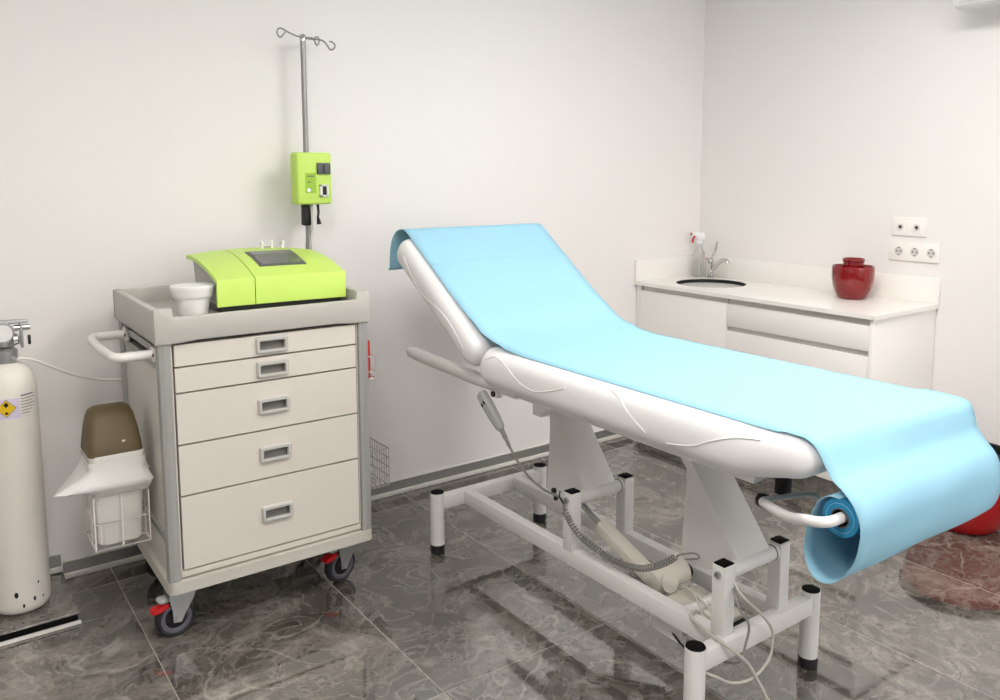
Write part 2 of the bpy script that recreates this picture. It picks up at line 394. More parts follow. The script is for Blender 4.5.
for y in (2.578, 2.970): bx(b, 0.562, 0.578, y-0.020, y+0.020, 0.893, 0.937, 0.004)
ph = obj('push_handle', b, M['trim_white'], cart)
for y in (2.562, 2.594, 2.954, 2.986):
    b = B(); cyl(b, (0.560, y, 0.915), (0.5635, y, 0.915), 0.005, 10); obj('screw', b, M['black'], ph)
# castors: stem position, rolling direction (points from axle side), brake?
def caster(sx, sy, ang, brake):
    # local frame: u rolling direction (axle offset along +u), v axle axis
    T = Matrix.Translation((sx, sy, 0)) @ Matrix.Rotation(ang, 4, 'Z')
    b = B()
    bx(b, -0.045, 0.045, -0.04, 0.04, 0.160, 0.1705, 0.004, mtx=T)
    lathe(b, [(0.026, 0.150), (0.030, 0.154), (0.030, 0.160)], n=20, mtx=T)
    fork = [(0.032, 0.150), (-0.052, 0.150), (-0.052, 0.140), (-0.044, 0.110), (-0.026, 0.060), (-0.032+0.0, 0.048), (-0.012, 0.048), (0.0, 0.066), (0.030, 0.128)]
    fork = [(-0.030-0.008+0.008+u*1.0, z) for u, z in [(0.062, 0.150), (-0.022, 0.150), (-0.022, 0.134), (-0.014, 0.090), (-0.012, 0.054), (0.012, 0.050), (0.022, 0.070), (0.055, 0.122)]]
    for v0, v1 in ((-0.027, -0.0235), (0.0235, 0.027)): prism(b, fork, 'y', v0, v1, mtx=T)
    bx(b, -0.050, 0.030, -0.027, 0.027, 0.146, 0.1505, 0.002, mtx=T)
    for s in (-1, 1):
        t = B(); cyl(t, (-0.030, s*0.027, 0.0625), (-0.030, s*0.031, 0.0625), 0.008, 12); bmesh.ops.transform(t, matrix=T, verts=t.verts); merge(b, t)
    c = obj('caster', b, M['zinc'], cart)
    R = T @ Matrix.Translation((-0.030, 0, 0.0625)) @ Matrix.Rotation(PI/2, 4, 'X')
    b = B(); ringlathe(b, [(0.047, -0.015), (0.055, -0.017), (0.0605, -0.012), (0.0625, -0.004), (0.0625, 0.004), (0.0605, 0.012), (0.055, 0.017), (0.047, 0.015)], (0, 0, 0), 40, mtx=R)
    obj('tyre', b, M['rubber'], c)
    b = B(); ringlathe(b, [(0.034, -0.013), (0.038, -0.0165), (0.0475, -0.0165), (0.0475, 0.0165), (0.038, 0.0165), (0.034, 0.013)], (0, 0, 0), 40, mtx=R); obj('wheel_ring', b, M['wheel_grey'], c)
    b = B(); lathe(b, [(0.0345, -0.011), (0.018, -0.011), (0.012, -0.02), (0.012, 0.02), (0.018, 0.011), (0.0345, 0.011)], n=32, mtx=R); obj('hub', b, M['rubber'], c)
    if brake:
        b = B(); prism(b, [(-0.050, 0.118), (-0.098, 0.106), (-0.104, 0.098), (-0.100, 0.093), (-0.075, 0.094), (-0.050, 0.104)], 'y', -0.018, 0.018, 0.003, mtx=T)
        obj('brake_pedal', b, M['red_pl'], c, 'red brake pedal')
        b = B(); prism(b, [(-0.045, 0.136), (-0.076, 0.138), (-0.084, 0.128), (-0.072, 0.119), (-0.045, 0.120)], 'y', -0.015, 0.015, 0.004, mtx=T)
        obj('release_lever', b, M['grey_pl'], c, 'grey release lever')
caster(0.624, 2.598, math.radians(5), True)
caster(1.197, 2.620, math.radians(14), True)
caster(0.630, 3.010, math.radians(200), False)
caster(1.190, 3.010, math.radians(170), False)
# wire basket hung on the right side of the cart
b = B(); wr = 0.0016
wr = 0.0019; bx0, bx1, by0, by1, bz0, bz1 = 1.262, 1.398, 2.662, 2.815, 0.290, 0.432
for i in range(5):
    z = bz0+(bz1-bz0)*i/4; tube(b, [(bx0, by0, z), (bx1, by0, z), (bx1, by1, z), (bx0, by1, z)], wr*1.3, 6, closed=True)
for i in range(9):
    y = by0+(by1-by0)*i/8; tube(b, [(bx0, y, bz1), (bx0, y, bz0), (bx1, y, bz0), (bx1, y, bz1)], wr, 6)
for i in range(8):
    x = bx0+(bx1-bx0)*i/7; tube(b, [(x, by0, bz1), (x, by0, bz0), (x, by1, bz0), (x, by1, bz1)], wr, 6)
for y in (by0+0.03, by1-0.03): tube(b, [(bx0, y, bz1-0.02), (bx0, y, bz1+0.03), (1.244, y, bz1+0.03)], 0.002, 6)
obj('wire_basket', b, M['wire_grey'], None, 'small white wire basket hanging low on the right side of the drawer cart', 'basket')
# sharps box in a wire bracket
b = B(); bx(b, 1.262, 1.288, 2.575, 2.645, 0.73, 0.872, 0.006); rb = obj('sharps_container', b, M['red_pl'], None, 'narrow red container held against the right side of the cart', 'container')
b = B()
for z in (0.735, 0.760, 0.815): tube(b, [(1.244, 2.566, z), (1.298, 2.566, z), (1.304, 2.572, z), (1.304, 2.65, z), (1.244, 2.65, z)], 0.002, 6)
for y in (2.569,): tube(b, [(1.303, y, 0.735), (1.303, y, 0.815)], 0.002, 6)
tube(b, [(1.275, 2.566, 0.735), (1.275, 2.65, 0.735)], 0.002, 6); tube(b, [(1.255, 2.566, 0.735), (1.255, 2.65, 0.735)], 0.002, 6)
obj('wire_bracket', b, M['wire_grey'], cart, 'grey wire bracket')

# ------------------------------------------------------------------ green device on the cart
dev = empty('therapy_device', 'lime green desktop medical device with arched top and small screen on the cart', 'device', (1.0, 2.8, 1.004))
arch = [(2.619, 1.117), (2.67, 1.130), (2.73, 1.143), (2.80, 1.154), (2.87, 1.162), (2.95, 1.166), (3.030, 1.164)]
def dome(x, y): return 0.017*max(0.0, 1-((x-1.01)/0.235)**2)*min(1.0, max(0.0, (y-2.60)/0.22))
def shell(x0, x1, t=0.014):
    out = [(2.617, 1.030)] + [(2.616, 1.111)] + arch
    inn = [(y, z-t) for y, z in arch[::-1]] + [(2.6315, 1.102)] + [(2.6315, 1.030)]
    b = B(); n_ = 10
    loft(b, [[(x0+(x1-x0)*k/n_, y, z+dome(x0+(x1-x0)*k/n_, y)) for y, z in out+inn] for k in range(n_+1)]); return b
obj('side_cover', shell(0.786, 0.9065), M['green'], dev)
obj('housing', shell(0.9095, 1.222), M['green'], dev)
b = B(); prism(b, [(2.632, 1.030), (2.632, 1.103), (2.67, 1.115), (2.73, 1.128), (2.80, 1.139), (2.87, 1.147), (2.975, 1.150), (2.94, 1.030)], 'x', 0.797, 1.210); obj('side_panel', b, M['grey_pl'], dev, 'grey side panel')
b = B(); bx(b, 0.803, 1.205, 2.622, 2.93, 1.0035, 1.030); obj('base', b, M['black'], dev, 'black base')
def arch_z(y):
    for (ya, za), (yb, zb) in zip(arch[:-1], arch[1:]):
        if ya <= y <= yb: return za+(zb-za)*(y-ya)/(yb-ya)
b = B(); ys = [2.700+0.019*i for i in range(10)]
top = [(y, arch_z(y)+dome(1.03, y)+0.002) for y in ys]; bot = [(y, z-0.006) for y, z in top[::-1]]
prism(b, top+bot, 'x', 0.950, 1.112); sc = obj('screen_frame', b, M['grey_dk'], dev, 'dark screen frame')
b = B(); ys = [2.712+0.0180*i for i in range(9)]
top = [(y, arch_z(y)+dome(1.03, y)+0.0032) for y in ys]; bot = [(y, z-0.004) for y, z in top[::-1]]
prism(b, top+bot, 'x', 0.961, 1.104); obj('display', b, M['screen'], sc)
for i, (x, y) in enumerate(((1.035, 2.945), (1.073, 2.950), (1.112, 2.945))):
    b = B(); lathe(b, [(0.005, 0), (0.005, 0.010), (0.0035, 0.012), (0.0035, 0.016), (0.007, 0.018), (0.0085, 0.023), (0.007, 0.028), (0.0, 0.030)], (x, y, 1.181), 14)
    obj('knob', b, M['white_pl'], dev, 'white knob')
b = B(); tube(b, [(1.035, 2.960, 1.186), (1.073, 2.962, 1.187)], 0.003, 8); obj('connector', b, M['grey_pl'], dev)

dev.rotation_euler = (0, 0, math.radians(-2.5))
# white cup with lid
cup = empty('cup', 'white plastic cup with a wide lid on the cart tray', 'cup', (0.722, 2.700, 1.004))
b = B(); lathe(b, [(0.0, 0), (0.044, 0), (0.046, 0.004), (0.052, 0.040), (0.060, 0.074), (0.0, 0.074)], (0.722, 2.700, 1.0035), 36); obj('cup_body', b, M['white_pl'], cup)
b = B(); lathe(b, [(0.0605, 0.060), (0.0625, 0.060), (0.0685, 0.084), (0.070, 0.090), (0.0690, 0.0945), (0.066, 0.096), (0.0, 0.0955)], (0.722, 2.700, 1.0045), 40); obj('lid', b, M['white_pl'], cup)

# ------------------------------------------------------------------ drip pole with green controller
pole = empty('drip_pole', 'chrome drip pole with curled hooks rising behind the drawer cart', 'drip pole', (1.294, 3.118, 0))
b = B(); cyl(b, (1.294, 3.118, 0.02), (1.294, 3.118, 1.988), 0.0105, 16); cyl(b, (1.294, 3.118, 0.02), (1.294, 3.118, 1.18), 0.0125, 16); pt = obj('pole', b, M['pole'], pole)
b = B(); bx(b, 1.252, 1.337, 3.09, 3.19, 0.001, 0.02, 0.006); obj('foot', b, M['grey_dk'], pole)
b = B(); lathe(b, [(0.0125, 1.97), (0.0125, 1.99), (0.008, 1.996), (0, 1.997)], (1.294, 3.118, 0), 16); obj('pole_cap', b, M['chrome'], pole)
def hk(pts, dy):
    return [(1.294+(x-497)*0.000277, 3.118+dy*abs(x-497)/300.0, 1.986-(y-285)*0.000277) for x, y in pts]
for pts, dy in (([(490, 290), (400, 285), (300, 262), (235, 240), (190, 222), (150, 213), (110, 225), (90, 265), (100, 310), (135, 337), (165, 315), (190, 285), (218, 258)], -0.02),
                ([(505, 292), (600, 283), (670, 276), (700, 305), (735, 362), (770, 350), (790, 300), (775, 255), (740, 252), (712, 272)], 0.03),
                ([(505, 300), (600, 315), (690, 325), (740, 350), (775, 400), (805, 455), (835, 460), (862, 425), (858, 385), (825, 352), (800, 352)], -0.06)):
    b = B(); tube(b, hk(pts, dy), 0.0034, 8, smooth=4); obj('hook', b, M['pole'], pole)
box = empty('controller_box', 'lime green control box with switches clamped on the chrome drip pole', 'control box', (1.28, 3.05, 1.335))
X0 = 1.219; Z1 = 1.538
def cx(px): return X0+(px-295)*0.0041
def cz(py): return Z1-(py-151)*0.00383
b = B(); bx(b, 1.219, 1.362, 3.030, 3.104, 1.336, 1.538, 0.010, 3); obj('box_shell', b, M['green'], box)
for a, c in ((314.5, 320.8), (321.4, 328)):
    b = B(); bx(b, cx(a), cx(c), 3.020, 3.031, cz(173), cz(161.5), 0.004); obj('switch', b, M['grey_dk'], box, 'dark grey switch')
b = B(); bx(b, cx(303), cx(313.5), 3.0285, 3.0305, cz(192), cz(172)); pl = obj('label_panel', b, M['green_dk'], box)
for y0 in (174.5, 180.5, 187): b = B(); bx(b, cx(305), cx(311.5 if y0 < 180 else 308), 3.0279, 3.0287, cz(y0+1.0), cz(y0)); obj('print', b, M['grey_dk'], pl)
b = B(); cyl(b, (cx(306), 3.0290, cz(189)), (cx(306), 3.0255, cz(189)), 0.008, 16); obj('indicator', b, M['white_pl'], box, 'white round indicator')
b = B(); x0, x1, z0, z1 = cx(317), cx(325.5), cz(196), cz(183.5)
for q in ((x0, x0+0.010, z0, z1), (x1-0.007, x1, z0, z1), (x0, x1, z1-0.007, z1), (x0, x1, z0, z0+0.007)): bx(b, q[0], q[1], 3.022, 3.031, q[2], q[3], 0.001)
so = obj('socket_frame', b, M['white_pl'], box)
b = B(); bx(b, x0+0.009, x1-0.006, 3.0275, 3.031, z0+0.006, z1-0.006); obj('socket_hole', b, M['black'], so)
b = B(); bx(b, 1.258, 1.290, 3.070, 3.104, 1.252, 1.3365, 0.006); obj('clamp', b, M['black'], box, 'black pole clamp under the box')
b = B(); tube(b, [(1.312, 3.06, 1.345), (1.314, 3.058, 1.305), (1.310, 3.055, 1.285), (1.315, 3.056, 1.258)], [0.006, 0.005, 0.005, 0.010], 8); obj('plug', b, M['black'], box)
b = B(); tube(b, [(1.285, 3.066, 1.34), (1.288, 3.060, 1.25), (1.275, 3.05, 1.19), (1.262, 3.040, 1.10), (1.258, 3.05, 1.06)], 0.0035, 8, smooth=5); tube(b, [(1.292, 3.066, 1.34), (1.290, 3.070, 1.25), (1.286, 3.08, 1.18), (1.285, 3.095, 1.06)], 0.003, 8, smooth=5)
obj('cable', b, M['cable'], None, 'pale grey cables running down from the green control box beside the pole', 'cable')

# ------------------------------------------------------------------ waste basket on the cart's left side
b = B(); wr = 0.0024
q = dict(x0=0.392, x1=0.549, y0=2.662, y1=2.835, z0=0.305, z1=0.475)
def loop(z, r=wr): tube(b, [(q['x0'], q['y0'], z), (q['x1'], q['y0'], z), (q['x1'], q['y1'], z), (q['x0'], q['y1'], z)], r, 6, closed=True)
loop(0.305, 0.003); loop(0.390); loop(0.475, 0.003)
for x in (q['x0'], 0.47, q['x1']): tube(b, [(x, q['y0'], 0.475), (x, q['y0'], 0.305), (x, q['y1'], 0.305), (x, q['y1'], 0.475)], wr, 6)
for y in (q['y0']+0.06, q['y1']-0.055): tube(b, [(q['x0'], y, 0.475), (q['x0'], y, 0.305), (q['x1'], y, 0.305), (q['x1'], y, 0.475)], wr, 6)
for y in (2.70, 2.80): tube(b, [(q['x1'], y, 0.475), (q['x1'], y, 0.53), (0.566, y, 0.53)], wr, 6)
tube(b, [(q['x1'], 2.68, 0.53), (q['x1'], 2.82, 0.53)], wr, 6)
obj('wire_holder', b, M['wire'], None, 'white wire holder on the left side of the cart carrying the brown lidded bin', 'basket')
wb = empty('waste_bin', 'small white waste bin with brown swing lid hung on the cart side', 'bin', (0.468, 2.748, 0.310))
b = B(); loft(b, [[(x, y, z) for x, y in rrect(0.468, 2.748, hx, hy, 0.022)] for z, hx, hy in ((0.310, 0.060, 0.066), (0.316, 0.064, 0.070), (0.57, 0.076, 0.082), (0.592, 0.079, 0.085), (0.600, 0.078, 0.084))]); obj('bin_body', b, M['bin'], wb)
b = B(); loft(b, [[(x, y+dy, z) for x, y in rrect(0.466, 2.748, hx, hy, r)] for z, hx, hy, r, dy in ((0.598, 0.079, 0.083, 0.020, 0), (0.605, 0.078, 0.082, 0.020, 0), (0.63, 0.076, 0.076, 0.022, 0.002), (0.67, 0.072, 0.060, 0.024, 0.008), (0.705, 0.067, 0.044, 0.026, 0.013), (0.724, 0.060, 0.032, 0.026, 0.016), (0.732, 0.046, 0.018, 0.016, 0.018))]); lid = obj('swing_lid', b, M['brown'], wb, 'brown swing lid')
b = B(); bx(b, 0.484, 0.493, 2.674, 2.680, 0.632, 0.638); obj('mark', b, M['cart'], lid)
# plastic liner folded over the rim, with a pulled out tip at the left
b = B(); rings = []
N_ = 24
def lring(z, hx, hy, jit, tip=0.0, dz=0.0):
    out = []
    for x, y in rrect(0.468, 2.748, hx, hy, 0.026):
        a = math.atan2(y-2.748, x-0.468)
        k = max(0.0, math.cos(a-math.radians(215)))**6
        out.append((x-0.085*tip*k+jit*random.uniform(-1, 1), y-0.02*tip*k+jit*random.uniform(-1, 1), z+jit*random.uniform(-1, 1)+dz*k))
    return out
rows = [(0.578, 0.0795, 0.0855, 0.0, 0, 0, 0), (0.582, 0.0815, 0.0875, 0.0008, 0, 0, 0.2), (0.572, 0.083, 0.089, 0.001, 0, 0, 0.5), (0.560, 0.083, 0.090, 0.0015, 0, 0, 0.8), (0.548, 0.085, 0.092, 0.002, 0.12, 0, 1), (0.536, 0.088, 0.097, 0.003, 0.40, 0, 1.2), (0.523, 0.094, 0.105, 0.004, 0.80, 0, 1.4), (0.512, 0.098, 0.109, 0.004, 1.05, 0.0, 1.5), (0.500, 0.094, 0.103, 0.004, 0.85, 0.006, 1.3), (0.490, 0.090, 0.097, 0.003, 0.5, 0.012, 1.2), (0.480, 0.088, 0.093, 0.003, 0.25, 0.014, 1.0)]
for z_, hx_, hy_, j_, t_, d_, w_ in rows:
    out = []
    for cxp, cyp in rrect(0.468, 2.748, hx_, hy_, 0.026, 12):
        a = math.atan2(cyp-2.748, cxp-0.468); k = max(0.0, math.cos(a-math.radians(215)))**6
        rr = 0.0022*w_*(math.sin(11*a+z_*60)+0.7*math.sin(19*a-z_*90))
        out.append((cxp-0.085*t_*k+rr*math.cos(a)+0.4*j_*random.uniform(-1, 1), cyp-0.02*t_*k+rr*math.sin(a)+0.4*j_*random.uniform(-1, 1), z_+0.4*j_*random.uniform(-1, 1)+d_*k+0.003*w_*math.sin(3*a+1)))
    rings.append(out)
loft(b, rings, False, False)
obj('bin_liner', b, M['liner'], None, 'crumpled white plastic bag folded over the rim of the brown lidded bin', 'bag', angle=60)

# ------------------------------------------------------------------ gas cylinder
gc = empty('gas_cylinder', 'tall white gas cylinder with valve standing on the dark marble step', 'gas cylinder', (0.205, 3.020, 0.032))
CX, CY = 0.215, 3.016; CR = 0.085
b = B(); lathe(b, [(0.0, 0), (0.060, 0), (0.074, 0.006), (0.083, 0.018), (CR, 0.035), (CR, 0.735), (0.080, 0.765), (0.070, 0.792), (0.052, 0.812), (0.034, 0.822), (0.030, 0.826), (0.0, 0.826)], (CX, CY, 0.033), 48); obj('tank', b, M['cyl'], gc)
for a, z, s in ((-70, 0.05, 0.006), (-105, 0.075, 0.008), (-60, 0.10, 0.004), (-92, 0.036, 0.005), (-50, 0.046, 0.004)):
    x = CX+CR*math.cos(math.radians(a)); y = CY+CR*math.sin(math.radians(a))
    b = B(); lathe(b, [(0, -0.0008), (s, -0.0006), (s*0.6, 0.0006), (0, 0.0008)], n=9, mtx=Matrix.Translation((x, y, 0.033+z)) @ Matrix.Rotation(math.radians(a), 4, 'Z') @ Matrix.Rotation(PI/2, 4, 'Y') @ Matrix.Diagonal((1.6, 0.8, 1, 1)))
    obj('paint_chip', b, M['black'], gc, 'dark chipped paint')
b = B(); lathe(b, [(0.036, 0.824), (0.038, 0.828), (0.038, 0.862), (0.030, 0.868), (0.022, 0.870), (0.022, 0.880), (0, 0.880)], (CX, CY, 0.033), 28); obj('neck_ring', b, M['zinc'], gc)
b = B(); bx(b, CX-0.045, CX+0.042, CY-0.03, CY+0.03, 0.913, 0.944, 0.006); lathe(b, [(0.028, 0.905), (0.040, 0.912), (0.040, 0.945), (0.028, 0.952), (0.020, 0.955), (0.018, 0.985), (0, 0.985)], (CX, CY, 0.0), 24)
cyl(b, (CX+0.03, CY-0.01, 0.965), (CX+0.075, CY-0.01, 0.965), 0.010, 14)
cyl(b, (CX-0.08, CY-0.01, 0.930), (CX-0.03, CY-0.01, 0.930), 0.018, 16)
vb = obj('valve_body', b, M['chrome'], gc)
b = B(); 
for sx in (-1, 1): bx(b, CX+sx*0.050-0.004, CX+sx*0.050+0.004, CY-0.022, CY+0.022, 0.90, 0.985, 0.003)
bx(b, CX-0.054, CX+0.054, CY-0.022, CY+0.022, 0.980, 0.990, 0.003); bx(b, CX+0.045, CX+0.072, CY-0.010, CY+0.010, 0.978, 0.989, 0.004)
obj('valve_guard', b, M['zinc'], gc)
b = B(); lathe(b, [(0, -0.012), (0.030, -0.012), (0.033, -0.008), (0.033, 0.008), (0.030, 0.012), (0, 0.012)], n=28, mtx=Matrix.Translation((CX-0.005, CY-0.045, 0.958)) @ Matrix.Rotation(PI/2, 4, 'X')); gd = obj('gauge', b, M['zinc'], gc)
b = B(); lathe(b, [(0, 0.0), (0.027, 0.0), (0.027, 0.0008), (0, 0.0008)], n=28, mtx=Matrix.Translation((CX-0.005, CY-0.0575, 0.958)) @ Matrix.Rotation(PI/2, 4, 'X')); obj('gauge_face', b, M['white_pl'], gd)
b = B(); lathe(b, [(0, -0.008), (0.012, -0.008), (0.014, 0.0), (0.012, 0.008), (0, 0.008)], n=14, mtx=Matrix.Translation((CX+0.070, CY-0.02, 0.925)) @ Matrix.Rotation(PI/2, 4, 'Y') @ Matrix.Diagonal((1.2, 0.6, 0.5, 1))); obj('knob', b, M['black'], gc)
b = B(); lathe(b, [(0.018, 0.866), (0.027, 0.870), (0.027, 0.884), (0.018, 0.890)], (CX+0.004, CY-0.002, 0.013), 6); obj('nut', b, M['brass'], gc, 'brass nut')
b = B(); cyl(b, (CX, CY-0.02, 0.880), (CX+0.03, CY-0.035, 0.868), 0.008, 12); obj('outlet', b, M['zinc'], gc)
# stickers curved round the tank
def sticker(a0, a1, z0, z1, r=0.0006, slope=0.0, n=10):
    b = B(); R1 = CR+r; prev = None
    vs = []
    for i in range(n+1):
        a = math.radians(a0+(a1-a0)*i/n); x, y = CX+R1*math.cos(a), CY+R1*math.sin(a); dzz = slope*i/n
        vs.append((b.verts.new((x, y, z0+dzz)), b.verts.new((x, y, z1+dzz))))
    for p, q2 in zip(vs[:-1], vs[1:]): b.faces.new((p[0], q2[0], q2[1], p[1]))
    return b
s = sticker(-122, -72, 0.690, 0.754); stk = obj('label_sticker', s, M['violet'], gc)
def diamond(ac, zc, ha, hz, r):
    b = B(); c = b.verts.new((CX+(CR+r)*math.cos(math.radians(ac)), CY+(CR+r)*math.sin(math.radians(ac)), zc)); ring = []
    for u, v in ((1, 0), (.5, .5), (0, 1), (-.5, .5), (-1, 0), (-.5, -.5), (0, -1), (.5, -.5)):
        a = math.radians(ac+u*ha); ring.append(b.verts.new((CX+(CR+r)*math.cos(a), CY+(CR+r)*math.sin(a), zc+v*hz)))
    for k in range(8): b.faces.new((c, ring[k], ring[(k+1) % 8]))
    return b
obj('hazard_border', diamond(-98, 0.724, 19, 0.029, 0.0010), M['ink'], stk, 'dark diamond outline')
obj('hazard_diamond', diamond(-98, 0.724, 17.5, 0.0265, 0.0016), M['yellow'], stk, 'yellow hazard diamond')
b = B(); t = diamond(-98, 0.736, 5, 0.009, 0.0022); merge(b, t); t = diamond(-98, 0.709, 4, 0.005, 0.0022); merge(b, t); obj('hazard_symbol', b, M['black'], stk)
b = B()
for i, (a1, th) in enumerate(((-40, 0.0042), (-36, 0.0022), (-44, 0.0022), (-38, 0.0022), (-42, 0.0022), (-46, 0.0022), (-50, 0.0022))):
    z = 0.757-0.0095*i; merge(b, sticker(-70, a1, z, z+th, 0.0007))
obj('label_text', b, M['ink'], gc, 'grey printed text lines')
b = B(); tube(b, [(0.236, 2.986, 0.866), (0.262, 2.985, 0.868), (0.30, 3.0, 0.853), (0.36, 3.03, 0.812), (0.42, 3.06, 0.775), (0.50, 3.09, 0.742), (0.58, 3.11, 0.726), (0.70, 3.12, 0.70)], 0.0052, 10, smooth=6)
obj('gas_hose', b, M['wire'], None, 'white rubber hose running from the gas cylinder to behind the cart', 'hose')

# ------------------------------------------------------------------ examination couch
bed = empty('examination_couch', 'white electric examination couch with raised backrest on a metal frame', 'couch', (1.823, 1.95, 0))
XA, XB_, YF, YR = 1.572, 2.076, 1.322, 2.602
b = B()
for y in (YF, YR): bx(b, XA+0.01, XB_-0.01, y-0.020, y+0.020, 0.172, 0.225, 0.004)
for x in (1.702, 1.943): bx(b, x-0.020, x+0.020, YF, YR, 0.1725, 0.2255, 0.004)
cyl(b, (1.705, 1.50, 0.20), (1.94, 1.50, 0.20), 0.016, 14)
obj('base_frame', b, M['bed_metal'], bed)
for x in (XA, XB_):
    for y in (YF, YR):
        b = B(); lathe(b, [(0.0275, 0.034), (0.0275, 0.2385), (0.0268, 0.239), (0, 0.239)], (x, y, 0), 28); lg = obj('leg', b, M['bed_metal'], bed)
        b = B(); lathe(b, [(0, 0.2391), (0.0266, 0.2391), (0.0258, 0.2412), (0, 0.2415)], (x, y, 0), 28); obj('leg_cap', b, M['cap'], lg, 'black round cap')
        b = B(); lathe(b, [(0, 0.001), (0.026, 0.001), (0.028, 0.004), (0.028, 0.034), (0, 0.034)], (x, y, 0), 28); obj('foot_pad', b, M['rubber'], lg, 'black rubber foot')
for y in (1.962, 1.343):
    for x in (1.702, 1.943):
        b = B(); bx(b, x-0.022, x+0.022, y-0.022, y+0.022, 0.22, 0.418, 0.004); p = obj('post', b, M['bed_metal'], bed)
        b = B(); bx(b, x-0.020, x+0.020, y-0.018, y+0.018, 0.418, 0.4225, 0.001); obj('post_cap', b, M['cap'], p, 'black post cap')
        b = B()
        for s in (-1,):
            ringlathe(b, [(0.0055, -0.004), (0.0095, -0.004), (0.0095, 0.004), (0.0055, 0.004)], (0, 0, 0), 14, mtx=Matrix.Translation((x-0.0255, y, 0.394)) @ Matrix.Rotation(PI/2, 4, 'Y'))
        obj('bolt', b, M['zinc'], p)
    b = B(); cyl(b, (1.724, y, 0.392), (1.921, y, 0.392), 0.021, 20); obj('pivot_tube', b, M['bed_metal'], bed)
    b = B(); cyl(b, (1.906, y, 0.392), (1.909, y, 0.392), 0.0225, 20); obj('washer', b, M['grey_dk'], bed)
    # lift arm: triangular sheet metal tower leaning back
    dy = y-1.962
    arm = [(1.952+dy, 0.404), (2.200+dy, 0.728), (2.258+dy, 0.728), (2.150+dy, 0.615), (2.148+dy, 0.575), (2.162+dy, 0.345), (2.12+dy, 0.33), (1.985+dy, 0.366), (1.955+dy, 0.378)]
    b = B(); prism(b, arm, 'x', 1.757, 1.893, 0.002); obj('lift_arm', b, M['bed_metal'], bed)
# cushions
def seat_ring(t): pass
def cushion(x0, x1, L, T, r):
    """rounded pad, local: x across, y along 0..L, z 0 (top) .. -T"""
    t = B(); bmesh.ops.create_cube(t, size=1.0)
    for v in t.verts: v.co = Vector(((x0+x1)/2+v.co.x*(x1-x0), L/2+v.co.y*L, -T/2+v.co.z*T))
    bmesh.ops.bevel(t, geom=t.edges[:], offset=r, segments=8, profile=0.5, affect='EDGES')
    return t
ZT, TH, RR, MX0, MX1 = 0.884, 0.137, 0.060, 1.494, 2.152
b = B(); rings = []; YA, YE, RE = 0.970, 2.234, 0.062
ylist = [YA+RE*(1-math.cos(math.radians(90)*k/10)) for k in range(11)] + [YA+RE+0.02*k for k in range(1, 8)] + [1.3+0.12*k for k in range(8)] + [YE-RE*(1-math.cos(math.radians(90)*k/10)) for k in range(10, -1, -1)]
for y in ylist:
    d_ = min(y-YA, YE-y); ins = RE-math.sqrt(max(0.0, RE*RE-(RE-min(d_, RE))**2))
    e_ = min(1.0, max(0.0, (1.20-y)/0.23)); e_ = e_*e_*(3-2*e_)
    zt_ = ZT-ins; zb_ = ZT-TH+ins+0.045*e_; hw = (MX1-MX0)/2-ins-0.016*e_
    rings.append([(x, y, z) for x, z in rrect((MX0+MX1)/2, (zt_+zb_)/2, hw, (zt_-zb_)/2, min(RR, (zt_-zb_)/2*0.96), 8)])
loft(b, rings)
seat = obj('seat_cushion', b, M['vinyl'], bed, angle=60)
ANG = math.radians(33)
TB = Matrix.Translation((0, 2.205, ZT-0.004)) @ Matrix.Rotation(ANG, 4, 'X')
b = B(); t = cushion(MX0, MX1, 0.645, 0.122, 0.055); bmesh.ops.transform(t, matrix=TB, verts=t.verts); merge(b, t)
back = obj('back_cushion', b, M['vinyl'], bed, angle=60)
def side_x(z):                                     # outer x of the seat cushion side at height z
    d = 0.0
    if z > ZT-RR: d = z-(ZT-RR)
    elif z < ZT-TH+RR: d = (ZT-TH+RR)-z
    d = min(d, RR*0.999); return MX0+RR-math.sqrt(RR*RR-d*d)
for pts in ([(2.165, 0.850), (2.130, 0.864), (2.084, 0.858), (2.035, 0.841), (1.979, 0.813), (1.907, 0.800), (1.838, 0.815), (1.764, 0.840)],
            [(1.60, 0.872), (1.55, 0.860), (1.508, 0.833), (1.442, 0.792)],
            [(1.370, 0.782), (1.287, 0.800), (1.223, 0.830), (1.162, 0.852), (1.10, 0.862)]):
    b = B(); sp_ = spline([(0, y, z) for y, z in pts], 8)
    tube(b, [(side_x(p.z)-0.0006, p.y, p.z) for p in sp_], 0.0022, 6); obj('seam', b, M['white_pl'], seat)
b = B(); L33 = []
for u, w in ((0.56, -0.045), (0.50, -0.062), (0.42, -0.080), (0.36, -0.078), (0.28, -0.055), (0.20, -0.045), (0.12, -0.050), (0.07, -0.06)):
    L33.append((u, w))
sp_ = spline([(0, u, w) for u, w in L33], 8)
def bside(w):
    d = 0.0
    if w > -0.055: d = w+0.055
    elif w < -0.067: d = -0.067-w
    d = min(d, 0.0549); return MX0+0.055-math.sqrt(0.055**2-d*d)
tube(b, [TB @ Vector((bside(p.z)-0.0006, p.y, p.z)) for p in sp_], 0.0022, 6); obj('seam', b, M['white_pl'], back)
b = B(); bx(b, 1.575, 2.07, 1.16, 2.16, 0.735, 0.750, 0.003)
for x in (1.60, 2.05): bx(b, x-0.018, x+0.018, 1.17, 2.20, 0.720, 0.743, 0.004)
for y in (1.19, 1.60, 2.02): bx(b, 1.60, 2.05, y-0.015, y+0.015, 0.722, 0.738, 0.003)
bx(b, 1.592, 1.628, 1.99, 2.035, 0.680, 0.721, 0.002)
obj('upper_frame', b, M['bed_metal'], bed)
